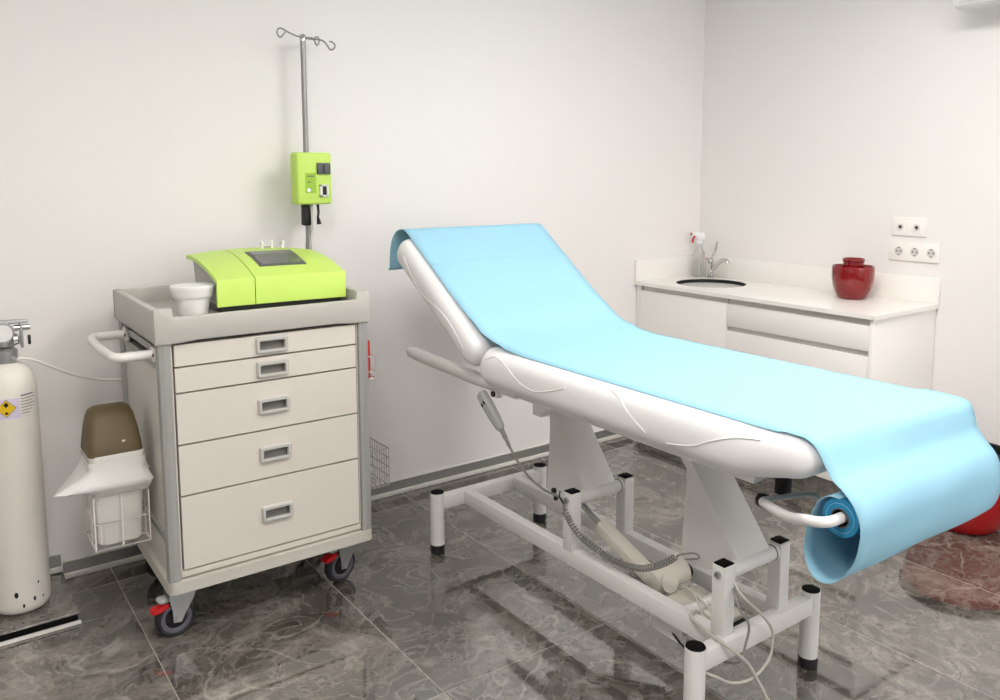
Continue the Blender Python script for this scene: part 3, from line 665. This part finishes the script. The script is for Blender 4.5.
# long side tubes that carry the backrest
for x in (1.582, 2.066):
    b = B(); tube(b, [(x, 2.822, 0.751), (x, 2.815, 0.7505), (x, 2.77, 0.750), (x, 2.35, 0.739), (x, 2.10, 0.734)], [0.013, 0.021, 0.025, 0.025, 0.018], 14)
    for v in b.verts: v.co.x = x+(v.co.x-x)*0.75
    obj('support_tube', b, M['bed_metal'], bed)
b = B(); cyl(b, (1.582, 2.31, 0.738), (2.066, 2.31, 0.738), 0.012, 12); obj('hinge_rod', b, M['zinc'], bed)
# actuator
b = B(); cyl(b, (1.815, 2.10, 0.345), (1.815, 1.93, 0.275), 0.010, 14); obj('actuator_rod', b, M['zinc'], bed)
b = B(); cyl(b, (1.815, 1.945, 0.281), (1.815, 1.66, 0.176), 0.022, 20); bx(b, -0.026, 0.026, -0.15, 0.15, -0.016, 0.016, 0.004, mtx=Matrix.Translation((1.815, 1.80, 0.228)) @ Matrix.Rotation(math.radians(20.2), 4, 'X'))
ac = obj('actuator_tube', b, M['beige'], bed)
b = B(); tube(b, [(1.752, 1.655, 0.218), (1.757, 1.655, 0.218), (1.84, 1.640, 0.228), (1.878, 1.633, 0.233), (1.882, 1.632, 0.2335)], [0.024, 0.034, 0.036, 0.036, 0.031], 26); cyl(b, (1.80, 1.69, 0.195), (1.79, 1.61, 0.225), 0.030, 24); obj('motor', b, M['beige'], ac)
b = B(); cyl(b, (1.8825, 1.632, 0.2335), (1.889, 1.631, 0.2345), 0.029, 24); obj('motor_end', b, M['black'], ac)
b = B(); bx(b, 1.755, 1.885, 1.40, 1.60, 0.118, 0.196, 0.008); cbx = obj('control_unit', b, M['beige'], bed)
b = B(); bx(b, 1.765, 1.80, 1.392, 1.3995, 0.13, 0.185, 0.002); bx(b, 1.82, 1.87, 1.392, 1.3995, 0.13, 0.185, 0.002); obj('port', b, M['black'], cbx)
b = B(); bx(b, 1.724, 1.730, 1.50, 1.62, 0.10, 0.172, 0.001); bx(b, 1.730, 1.755, 1.50, 1.62, 0.118, 0.124, 0.001); obj('bracket', b, M['bed_metal'], bed)
for pts in ([(1.78, 1.55, 0.24), (1.765, 1.50, 0.25), (1.76, 1.46, 0.215), (1.77, 1.43, 0.196)], [(1.80, 1.57, 0.225), (1.785, 1.52, 0.24), (1.79, 1.47, 0.215), (1.80, 1.44, 0.196)], [(1.82, 1.60, 0.21), (1.81, 1.54, 0.225), (1.82, 1.48, 0.205)], [(1.735, 1.56, 0.125), (1.715, 1.50, 0.112), (1.72, 1.45, 0.10), (1.75, 1.42, 0.12)]):
    b = B(); tube(b, pts, 0.003, 8, smooth=6); obj('lead', b, M['cable'] if pts[0][2] > 0.13 else M['black'], bed)
# roll holder
b = B(); tube(b, [(1.600, 1.155, 0.678), (1.570, 1.10, 0.684), (1.525, 1.03, 0.702), (1.487, 0.97, 0.728), (1.482, 0.94, 0.735), (1.497, 0.922, 0.737), (1.53, 0.918, 0.737), (1.62, 0.918, 0.737), (2.13, 0.918, 0.737)], 0.0115, 14, smooth=5); hb = obj('roll_holder', b, M['bed_metal'], bed)
b = B(); lathe(b, [(0, 0), (0.014, 0), (0.017, 0.006), (0.017, 0.018), (0.013, 0.022), (0.013, 0.030), (0, 0.030)], n=10, mtx=Matrix.Translation((1.610, 1.175, 0.676)) @ Matrix.Rotation(PI/2, 4, 'X')); obj('clamp_knob', b, M['black'], hb, 'black clamp knob')
b = B(); bx(b, 1.655, 1.685, 1.135, 1.165, 0.683, 0.775, 0.003); obj('clamp_block', b, M['black'], hb, 'black clamp block')
b = B(); tube(b, [(1.60, 1.155, 0.684), (1.64, 1.13, 0.688), (1.70, 1.11, 0.688), (1.73, 1.10, 0.68), (1.735, 1.10, 0.665)], 0.007, 10, smooth=4); obj('clamp_rod', b, M['zinc'], hb)
b = B(); bx(b, 1.655, 1.70, 1.48, 1.56, 0.7165, 0.7215); obj('label_plate', b, M['black'], bed)
b = B(); bx(b, 1.558, 1.582, 2.185, 2.225, 0.704, 0.726, 0.004); bk = obj('hand_clip', b, M['bed_metal'], bed)
b = B(); ringlathe(b, [(0.006, -0.003), (0.010, -0.003), (0.010, 0.003), (0.006, 0.003)], (0, 0, 0), 14, mtx=Matrix.Translation((1.556, 2.205, 0.716)) @ Matrix.Rotation(PI/2, 4, 'Y')); obj('clip_ring', b, M['black'], bk)

# handset hanging on its lead
hs = empty('hand_control', 'grey hand control hanging from the couch side on a coiled cord', 'hand control', (1.55, 2.2, 0.60))
p0 = Vector((1.548, 2.268, 0.709)); p1 = Vector((1.552, 2.150, 0.607)); d = (p1-p0).normalized()
zl = d; xl = Vector((1, 0, 0)); yl = zl.cross(xl).normalized(); xl = yl.cross(zl)
TM = Matrix(((xl.x, yl.x, zl.x, p0.x), (xl.y, yl.y, zl.y, p0.y), (xl.z, yl.z, zl.z, p0.z), (0, 0, 0, 1)))
b = B(); Lh = (p1-p0).length
loft(b, [[TM @ Vector((x, y, z)) for x, y in rrect(0, 0, hx, hy, r)] for z, hx, hy, r in ((0, 0.010, 0.014, 0.008), (0.006, 0.014, 0.020, 0.010), (0.05, 0.015, 0.022, 0.010), (0.11, 0.0145, 0.020, 0.010), (Lh-0.010, 0.012, 0.016, 0.009), (Lh, 0.008, 0.010, 0.006))]); hb_ = obj('handset_body', b, M['grey_pl'], hs)
b = B()
for yy in (-0.008, 0.008): bx(b, -0.0175, -0.0145, yy-0.004, yy+0.004, 0.040, 0.052, 0.001, mtx=TM)
obj('handset_button', b, M['black'], hb_, 'black handset buttons')
b = B(); tube(b, [tuple(p1-d*0.006), (1.556, 2.13, 0.578), (1.56, 2.115, 0.555), (1.57, 2.083, 0.511), (1.59, 2.045, 0.465), (1.625, 2.01, 0.425), (1.66, 1.985, 0.405), (1.672, 1.972, 0.385), (1.668, 1.962, 0.362)], [0.008]*6+[0.006]*6+[0.004]*36+[0.0035], 8, smooth=6); obj('cord', b, M['cable_gr'], hs)
b = B(); path = spline([(1.668, 1.962, 0.362), (1.668, 1.92, 0.325), (1.672, 1.862, 0.296), (1.69, 1.745, 0.270), (1.70, 1.649, 0.281), (1.715, 1.575, 0.320), (1.725, 1.535, 0.355)], 24)
hel = []; seglen = [0]
for a, c in zip(path[:-1], path[1:]): seglen.append(seglen[-1]+(c-a).length)
tot = seglen[-1]; turns = 46; n = turns*9
import bisect
for i in range(n+1):
    s_ = tot*i/n; k = min(max(bisect.bisect_left(seglen, s_), 1), len(path)-1); f = (s_-seglen[k-1])/(seglen[k]-seglen[k-1]); P_ = path[k-1].lerp(path[k], f)
    tg = (path[k]-path[k-1]).normalized(); u = Vector((1, 0, 0)); u = (u-tg*u.dot(tg)).normalized(); w = tg.cross(u); a = 2*PI*turns*i/n
    hel.append(P_+0.0088*(math.cos(a)*u+math.sin(a)*w))
tube(b, hel, 0.0024, 5); tube(b, [hel[-1], (1.728, 1.51, 0.372), (1.735, 1.47, 0.388), (1.733, 1.455, 0.380), (1.729, 1.50, 0.36)], 0.003, 6, smooth=4)
obj('coiled_cord', b, M['cable_gr'], hs)
b = B(); tube(b, [(1.66, 1.975, 0.425), (1.65, 1.965, 0.412), (1.655, 1.95, 0.392)], 0.003, 6, smooth=4)
lathe(b, [(0, -0.004), (0.008, -0.004), (0.008, 0.004), (0, 0.004)], n=10, mtx=Matrix.Translation((1.655, 1.990, 0.398)) @ Matrix.Rotation(PI/2, 4, 'Y')); lathe(b, [(0, -0.004), (0.010, -0.004), (0.010, 0.004), (0, 0.004)], n=10, mtx=Matrix.Translation((1.655, 2.000, 0.420)) @ Matrix.Rotation(PI/2, 4, 'Y')); obj('cord_clip', b, M['black'], bed)

# power cable trailing to the floor
b = B(); tube(b, [(1.735, 1.352, 0.385), (1.72, 1.30, 0.345), (1.763, 1.275, 0.295), (1.815, 1.27, 0.235), (1.826, 1.27, 0.190), (1.811, 1.27, 0.141), (1.744, 1.27, 0.114), (1.668, 1.275, 0.126), (1.610, 1.285, 0.160), (1.60, 1.32, 0.165), (1.65, 1.38, 0.16)], 0.0038, 8, smooth=7)
obj('lead_loop', b, M['cable'], None, 'pale thin lead looping down from the front post of the couch', 'cable')
b = B(); tube(b, [(1.76, 1.47, 0.20), (1.72, 1.45, 0.231), (1.677, 1.43, 0.236), (1.655, 1.36, 0.236), (1.648, 1.30, 0.236), (1.66, 1.280, 0.222), (1.717, 1.268, 0.166), (1.768, 1.262, 0.087), (1.80, 1.25, 0.03), (1.83, 1.20, 0.0075), (1.87, 1.05, 0.006), (1.84, 0.80, 0.006)], 0.0048, 10, smooth=7)
obj('power_cable', b, M['cable'], None, 'grey power cable draped over the couch frame and running to the floor', 'cable')
b = B(); tube(b, [(1.725, 1.33, 0.36), (1.70, 1.29, 0.32), (1.727, 1.276, 0.268), (1.722, 1.28, 0.213), (1.70, 1.285, 0.165), (1.68, 1.35, 0.15)], 0.0034, 8, smooth=6)
obj('short_lead', b, M['cable_gr'], None, 'short grey lead curving close to the front post inside the larger loop', 'cable')

# ------------------------------------------------------------------ blue paper and its roll
pr = empty('couch_paper', 'light blue paper sheet covering the couch and unrolling from its roll', 'couch paper', (1.84, 1.8, 0.58))
d33 = Vector((0, math.cos(ANG), math.sin(ANG))); n33 = Vector((0, -math.sin(ANG), math.cos(ANG)))
P0 = TB @ Vector((0, 0, 0)); 
def onback(u, h=0.006): p = P0 + d33*u + n33*h; return (p.y, p.z)
head = [(2.897, 1.074), (2.884, 1.084), (2.880, 1.115), (2.874, 1.158), (2.858, 1.198), (2.828, 1.228), (2.790, 1.242), (2.755, 1.240), onback(0.615, 0.0045), onback(0.54, 0.004), onback(0.47, 0.0045), onback(0.447, 0.005), onback(0.440, 0.0095), onback(0.433, 0.005), onback(0.40, 0.005), onback(0.28, 0.006), onback(0.18, 0.010), onback(0.10, 0.017), (2.235, 0.923), (2.17, 0.905), (2.09, 0.894), (2.0, 0.888), (1.80, 0.8865), (1.50, 0.8865), (1.25, 0.8865), (1.08, 0.8872), (1.02, 0.887)]
tailL = [(1.006, 0.886), (0.990, 0.880), (0.974, 0.865), (0.956, 0.838), (0.937, 0.813), (0.910, 0.795), (0.884, 0.768), (0.871, 0.732), (0.873, 0.695), (0.880, 0.660), (0.896, 0.625), (0.918, 0.596), (0.942, 0.583), (0.970, 0.586), (0.990, 0.610), (0.998, 0.645), (0.993, 0.690), (0.980, 0.730), (0.963, 0.762), (0.942, 0.777), (0.920, 0.779)]
tailR = [(0.985, 0.8865), (0.958, 0.883), (0.944, 0.870), (0.935, 0.848), (0.924, 0.818), (0.905, 0.793), (0.880, 0.766), (0.866, 0.732), (0.863, 0.695), (0.867, 0.655), (0.880, 0.622), (0.905, 0.600), (0.935, 0.592), (0.965, 0.600), (0.985, 0.622), (0.993, 0.655), (0.988, 0.695), (0.977, 0.732), (0.960, 0.762), (0.940, 0.776), (0.920, 0.779)]
def sm(pts): return spline([(0, y, z) for y, z in pts], 4)
PLh = sm(head+tailL); PRh = sm(head+tailR)
b = B(); NX = 18; grid = []
XLp, XRp = 1.532, 2.146
for i, (a, c) in enumerate(zip(PLh, PRh)):
    row = []
    for k in range(NX+1):
        f = k/NX; ff = f*f*(3-2*f); p = a.lerp(c, ff)
        hd_ = min(1.0, max(0.0, (p.y-2.15)/0.6)); x = XLp+(XRp+0.050*hd_-XLp)*f
        if 1.06 < p.y < 2.12 and i < len(head)*4: p.z -= 0.005*max(0.0, 1-min(x-XLp, XRp-x)/0.035)**2
        w = 0.0
        if i > len(head)*4-8: w = 0.0015*math.sin(7*x*3+i*0.25)
        row.append(b.verts.new((x, p.y+w, p.z+w*0.4)))
    grid.append(row)
for r0, r1 in zip(grid[:-1], grid[1:]):
    for k in range(NX): b.faces.new((r0[k], r0[k+1], r1[k+1], r1[k]))
# faint fold across the backrest
obj('sheet', b, M['paper'], pr, angle=80, solid=0.0012)
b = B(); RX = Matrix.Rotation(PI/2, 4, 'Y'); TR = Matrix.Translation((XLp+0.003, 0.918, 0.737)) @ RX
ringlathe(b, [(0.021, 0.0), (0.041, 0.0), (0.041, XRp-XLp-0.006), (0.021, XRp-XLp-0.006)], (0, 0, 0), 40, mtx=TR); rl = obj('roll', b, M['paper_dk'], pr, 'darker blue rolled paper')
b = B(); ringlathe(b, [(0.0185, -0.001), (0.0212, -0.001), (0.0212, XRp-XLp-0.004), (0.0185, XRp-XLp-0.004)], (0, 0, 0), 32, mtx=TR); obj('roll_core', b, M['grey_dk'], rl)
b = B()
for rr in (0.031,): ringlathe(b, [(rr, -0.0006), (rr+0.0006, -0.0006), (rr+0.0006, 0.001), (rr, 0.001)], (0, 0, 0), 40, mtx=TR)
obj('roll_edge', b, M['paper'], rl)

# ------------------------------------------------------------------ sink counter
XF = 3.222; ZK = 0.868
ct = empty('countertop', 'white stone countertop with raised back edge and a round sink opening', 'countertop', (3.48, 2.5, 0.842))
SC = (3.492, 2.905); SR = 0.185
b = B()
t = B(); rect = [t.verts.new(p) for p in ((XF, 1.815, ZK), (XW-0.002, 1.815, ZK), (XW-0.002, YW-0.002, ZK), (XF, YW-0.002, ZK))]
es = [t.edges.new((rect[i], rect[(i+1) % 4])) for i in range(4)]
circ = [t.verts.new((SC[0]+SR*math.cos(2*PI*k/48), SC[1]+SR*math.sin(2*PI*k/48), ZK)) for k in range(48)]
es += [t.edges.new((circ[i], circ[(i+1) % 48])) for i in range(48)]
bmesh.ops.triangle_fill(t, use_beauty=True, use_dissolve=False, edges=es)
t.faces.ensure_lookup_table()
bad = [f for f in t.faces if (f.calc_center_median()-Vector((SC[0], SC[1], ZK))).length < SR*0.98 and all((v.co-Vector((SC[0], SC[1], ZK))).length < SR*1.01 for v in f.verts)]
bmesh.ops.delete(t, geom=bad, context='FACES_ONLY')
ex = bmesh.ops.extrude_face_region(t, geom=t.faces[:])
bmesh.ops.translate(t, vec=(0, 0, -0.019), verts=[v for v in ex['geom'] if isinstance(v, bmesh.types.BMVert)])
merge(b, t); obj('worktop', b, M['counter'], ct)
b = B(); bx(b, XW-0.016, XW-0.002, 1.812, YW-0.002, ZK+0.0002, 0.984, 0.001); bx(b, XF+0.004, XW-0.016, YW-0.016, YW-0.002, ZK+0.0002, 0.984, 0.001); obj('backsplash', b, M['counter'], ct)
b = B(); lathe(b, [(SR+0.012, -0.0195), (SR+0.012, -0.024), (SR-0.02, -0.06), (SR-0.07, -0.10), (0.03, -0.115), (0.028, -0.130), (0.0, -0.130), (0.0, -0.125), (0.020, -0.110), (SR-0.075, -0.092), (SR-0.030, -0.050), (SR-0.010, -0.0197)], (SC[0], SC[1], ZK), 48); sk = obj('sink', b, M['steel'], None, 'round white sink bowl with black rim set into the countertop', 'sink')
b = B(); ringlathe(b, [(SR-0.004, -0.019), (SR-0.0004, -0.019), (SR-0.0004, -0.0008), (SR-0.004, -0.0008)], (SC[0], SC[1], ZK), 48); obj('sink_rim', b, M['black'], sk, 'black rubber rim')
# base units
def unit(name, label, y0, y1): return empty(name, label, 'cabinet', ((XF+XW)/2, (y0+y1)/2, 0))
u1 = unit('sink_cabinet', 'white base cabinet with one plain door under the sink', 2.59, 3.21)
b = B()
XC = XF+0.045
bx(b, XC, XW-0.004, 2.592, 2.610, 0.10, 0.84); bx(b, XC, XW-0.004, 3.190, YW-0.003, 0.10, 0.84); bx(b, XC, XW-0.004, 2.61, 3.19, 0.10, 0.118); bx(b, XW-0.012, XW-0.004, 2.61, 3.19, 0.118, 0.84)
bx(b, XF+0.022, XC, 3.178, YW-0.003, 0.10, 0.8485); obj('carcass', b, M['cab'], u1)
b = B(); bx(b, XF+0.016, XF+0.0335, 2.5915, 3.174, 0.10, 0.820, 0.001); obj('door', b, M['cab'], u1)
b = B(); bx(b, XF+0.034, XF+0.060, 2.594, 3.174, 0.785, 0.8485); obj('handle_channel', b, M['groove'], u1, 'grey recessed handle channel')
u2 = unit('drawer_cabinet', 'white base cabinet with wide drawers under the red pot', 1.84, 2.588)
b = B(); bx(b, XC, XW-0.004, 2.570, 2.588, 0.10, 0.84); bx(b, XC, XW-0.004, 1.846, 2.57, 0.10, 0.118); bx(b, XW-0.012, XW-0.004, 1.846, 2.57, 0.118, 0.84); obj('carcass', b, M['cab'], u2)
b = B(); bx(b, XF+0.012, XW-0.004, 1.826, 1.845, 0.0, 0.8485, 0.001); obj('end_panel', b, M['cab'], u2)
for z0, z1 in ((0.710, 0.820), (0.405, 0.685), (0.10, 0.378)):
    b = B(); bx(b, XF+0.016, XF+0.0335, 1.8465, 2.5885, z0, z1, 0.001); obj('drawer', b, M['cab'], u2)
b = B()
for z0, z1 in ((0.785, 0.8485), (0.655, 0.716), (0.35, 0.41)): bx(b, XF+0.034, XF+0.058, 1.847, 2.588, z0, z1)
obj('handle_channel', b, M['groove'], u2, 'grey recessed handle channel')
b = B(); bx(b, XF+0.055, XF+0.070, 1.846, YW-0.003, 0.0, 0.0995); obj('plinth', b, M['floor'], None, 'marble faced plinth under the white base cabinets', 'plinth')

# faucet
fc = empty('faucet', 'chrome lever faucet behind the round sink', 'faucet', (3.662, 3.055, ZK))
fx, fy = 3.662, 3.058
b = B(); lathe(b, [(0, 0), (0.028, 0), (0.028, 0.006), (0.022, 0.010), (0.021, 0.075), (0.024, 0.082), (0.022, 0.104), (0.012, 0.112), (0, 0.113)], (fx, fy, ZK+0.0005), 24); obj('faucet_body', b, M['chrome'], fc)
b = B(); tube(b, [(fx, fy, ZK+0.03), (fx-0.006, fy-0.03, ZK+0.052), (fx-0.014, fy-0.07, ZK+0.086), (fx-0.020, fy-0.105, ZK+0.108), (fx-0.024, fy-0.130, ZK+0.112), (fx-0.026, fy-0.142, ZK+0.104), (fx-0.026, fy-0.145, ZK+0.094)], 0.0125, 12, smooth=4)
obj('spout', b, M['chrome'], fc)
b = B(); tube(b, [(fx, fy, ZK+0.105), (fx+0.002, fy-0.014, ZK+0.125), (fx+0.004, fy-0.034, ZK+0.16), (fx+0.004, fy-0.044, ZK+0.20), (fx+0.004, fy-0.046, ZK+0.21)], 0.0065, 10, smooth=4); obj('lever', b, M['chrome'], fc)
b = B(); lathe(b, [(0, 0), (0.006, 0.001), (0.006, 0.006), (0, 0.009)], (fx-0.004, fy+0.018, ZK+0.105), 12); obj('marker', b, M['red_pl'], fc, 'small red marker')
# spray bottle
sb = empty('spray_bottle', 'clear spray bottle with white and red trigger head by the faucet', 'spray bottle', (3.665, 3.140, ZK))
sx_, sy_ = 3.668, 3.140
b = B(); lathe(b, [(0, 0), (0.034, 0), (0.037, 0.004), (0.037, 0.095), (0.035, 0.115), (0.028, 0.14), (0.016, 0.165), (0.013, 0.175), (0.013, 0.188), (0, 0.188)], (sx_, sy_, ZK+0.0005), 28); obj('bottle', b, M['clear'], sb)
b = B(); lathe(b, [(0, 0), (0.017, 0), (0.017, 0.018), (0.012, 0.022), (0, 0.022)], (sx_, sy_, ZK+0.189), 20)
T = Matrix.Translation((sx_, sy_, ZK+0.211)) @ Matrix.Rotation(math.radians(128), 4, 'Z')
prism(b, [(-0.030, 0.008), (-0.026, 0.042), (0.030, 0.046), (0.044, 0.040), (0.044, 0.026), (0.016, 0.022), (0.012, 0.0), (-0.012, 0.0)], 'y', -0.011, 0.011, 0.003, mtx=T); obj('spray_head', b, M['white_pl'], sb)
b = B(); prism(b, [(0.022, 0.022), (0.034, 0.024), (0.046, -0.004), (0.040, -0.018), (0.032, -0.016), (0.034, 0.0)], 'y', -0.006, 0.006, 0.002, mtx=T); bx(b, 0.044, 0.052, -0.008, 0.008, 0.026, 0.042, 0.002, mtx=T); obj('trigger', b, M['red_pl'], sb, 'red trigger')
b = B(); cyl(b, (sx_, sy_, ZK+0.012), (sx_, sy_, ZK+0.186), 0.003, 8); obj('dip_tube', b, M['white_pl'], sb)
# red pot
pt_ = empty('red_pot', 'glossy red pot with a smaller red neck on the countertop', 'pot', (3.600, 2.150, ZK))
pcx, pcy = 3.600, 2.150
b = B(); lathe(b, [(0, 0), (0.058, 0), (0.064, 0.004), (0.078, 0.030), (0.088, 0.062), (0.0935, 0.098), (0.095, 0.130), (0.0940, 0.153), (0.0915, 0.155), (0.089, 0.152), (0.088, 0.140), (0.0, 0.140)], (pcx, pcy, ZK+0.0005), 48); po = obj('pot_body', b, M['red_gl'], pt_)
b = B(); lathe(b, [(0.0, 0.1405), (0.046, 0.1405), (0.046, 0.174), (0.050, 0.178), (0.050, 0.188), (0.047, 0.190), (0.044, 0.186), (0.0, 0.184)], (pcx, pcy, ZK+0.0005), 40); obj('pot_neck', b, M['red_gl'], pt_)

# sockets on the right wall
def plate(label, y0, y1, z0, z1, centers, kind):
    r = empty('socket_plate', label, 'socket', (XW, (y0+y1)/2, (z0+z1)/2))
    b = B(); bx(b, XW-0.010, XW-0.0005, y0, y1, z0, z1, 0.003); obj('cover', b, M['socket'], r)
    for yc, zc in centers:
        TT = Matrix.Translation((XW-0.010, yc, zc)) @ Matrix.Rotation(-PI/2, 4, 'Y')
        b = B()
        if kind == 'power':
            ringlathe(b, [(0.0195, 0.0), (0.0215, 0.0), (0.0215, 0.0022), (0.0195, 0.0022)], (0, 0, 0), 28, mtx=TT); w = obj('outlet', b, M['socket'], r)
            b = B(); lathe(b, [(0, 0.0), (0.0195, 0.0), (0.0195, 0.0006), (0, 0.0006)], n=28, mtx=TT); obj('well', b, M['socket_in'], w)
            b = B()
            for dy in (-0.0095, 0.0095): lathe(b, [(0, 0.0006), (0.0036, 0.0006), (0.0036, 0.001), (0, 0.001)], n=12, mtx=Matrix.Translation((0, dy, 0)) @ TT)
            bx(b, XW-0.0125, XW-0.0105, yc-0.004, yc+0.004, zc+0.0150, zc+0.0195); bx(b, XW-0.0125, XW-0.0105, yc-0.004, yc+0.004, zc-0.0195, zc-0.0150); obj('contact', b, M['grey_dk'], w)
        else:
            bx(b, XW-0.0125, XW-0.010, yc-0.024, yc+0.024, zc-0.024, zc+0.024, 0.001); w = obj('outlet', b, M['socket'], r)
            b = B(); ringlathe(b, [(0.009, 0.0025), (0.015, 0.0025), (0.013, 0.0055), (0.009, 0.0055)], (0, 0, 0), 24, mtx=TT); obj('collar', b, M['socket_in'], w)
            b = B(); lathe(b, [(0, 0.0026), (0.007, 0.0026), (0.007, 0.0034), (0, 0.0034)], n=14, mtx=TT); obj('hole', b, M['black'], w)
plate('white double aerial socket plate, upper of the two on the right wall', 1.892, 2.052, 1.168, 1.254, ((2.010, 1.209), (1.934, 1.209)), 'aerial')
plate('white triple power socket plate, lower of the two on the right wall', 1.826, 2.060, 1.052, 1.138, ((2.012, 1.096), (1.937, 1.096), (1.862, 1.096)), 'power')

# air conditioner high on the right wall
acn = empty('air_conditioner', 'white wall air conditioner at the top right corner of the photo', 'air conditioner', (3.65, 1.3, 2.13))
b = B(); prism(b, [(XW-0.0005, 2.185), (3.60, 2.128), (3.555, 2.135), (3.545, 2.16), (3.540, 2.40), (3.56, 2.425), (XW-0.0005, 2.43)], 'y', 0.90, 1.742, 0.006); obj('case', b, M['white_pl'], acn)
b = B(); prism(b, [(3.545, 2.150), (3.600, 2.122), (3.605, 2.126), (3.550, 2.156)], 'y', 0.93, 1.715, 0.0); obj('louvre', b, M['trim_white'], acn)
b = B(); bx(b, 3.5385, 3.545, 0.93, 1.715, 2.170, 2.174); obj('air_slot', b, M['grey_dk'], acn)

# red tub behind the roll
tb = empty('red_tub', 'round red tub with black rim on the floor behind the blue paper', 'tub', (3.47, 1.56, 0))
tx, ty = 3.485, 1.535
b = B(); lathe(b, [(0, 0.001), (0.11, 0.001), (0.125, 0.008), (0.16, 0.06), (0.195, 0.15), (0.215, 0.25), (0.218, 0.28), (0.212, 0.28), (0.19, 0.15), (0.12, 0.03), (0, 0.03)], (tx, ty, 0), 48); tbd = obj('tub_body', b, M['red_tub'], tb)
b = B(); ringlathe(b, [(0.218, 0.262), (0.226, 0.27), (0.228, 0.295), (0.222, 0.304), (0.210, 0.302), (0.208, 0.27)], (tx, ty, 0), 48); obj('rim', b, M['black'], tb, 'black rim')
b = B(); lathe(b, [(0, 0.245), (0.205, 0.245), (0.21, 0.255), (0.19, 0.275), (0.0, 0.285)], (tx, ty, 0), 48); obj('lid', b, M['black'], tb, 'black lid')

# ------------------------------------------------------------------ camera, world, colour
cam = bpy.data.cameras.new('camera'); co = bpy.data.objects.new('camera', cam); COL.objects.link(co)
yaw, pitch, roll = math.radians(35.71), math.radians(6.8155), math.radians(-0.05)
f = Vector((math.sin(yaw)*math.cos(pitch), math.cos(yaw)*math.cos(pitch), -math.sin(pitch)))
r = Vector((math.cos(yaw), -math.sin(yaw), 0)); u = r.cross(f)
r2 = math.cos(roll)*r+math.sin(roll)*u; u2 = -math.sin(roll)*r+math.cos(roll)*u
co.matrix_world = Matrix(((r2.x, u2.x, -f.x, 0), (r2.y, u2.y, -f.y, 0), (r2.z, u2.z, -f.z, 1.45), (0, 0, 0, 1)))
cam.sensor_width = 36; cam.sensor_fit = 'HORIZONTAL'; cam.lens = 820.0/1000*36; cam.shift_x = 0; cam.shift_y = -(350-273)/1000.0; cam.clip_start = 0.05
S.camera = co
w = bpy.data.worlds.new('world'); S.world = w; w.use_nodes = True
w.node_tree.nodes['Background'].inputs[0].default_value = (0.9, 0.95, 1, 1); w.node_tree.nodes['Background'].inputs[1].default_value = 0.2
S.view_settings.view_transform = 'Standard'; S.view_settings.look = 'None'; S.view_settings.gamma = 1; S.view_settings.use_curve_mapping = False
S.view_settings.exposure = 0.12
S.cycles.use_denoising = True
S.cycles.max_bounces = 12; S.cycles.diffuse_bounces = 8; S.cycles.sample_clamp_indirect = 6
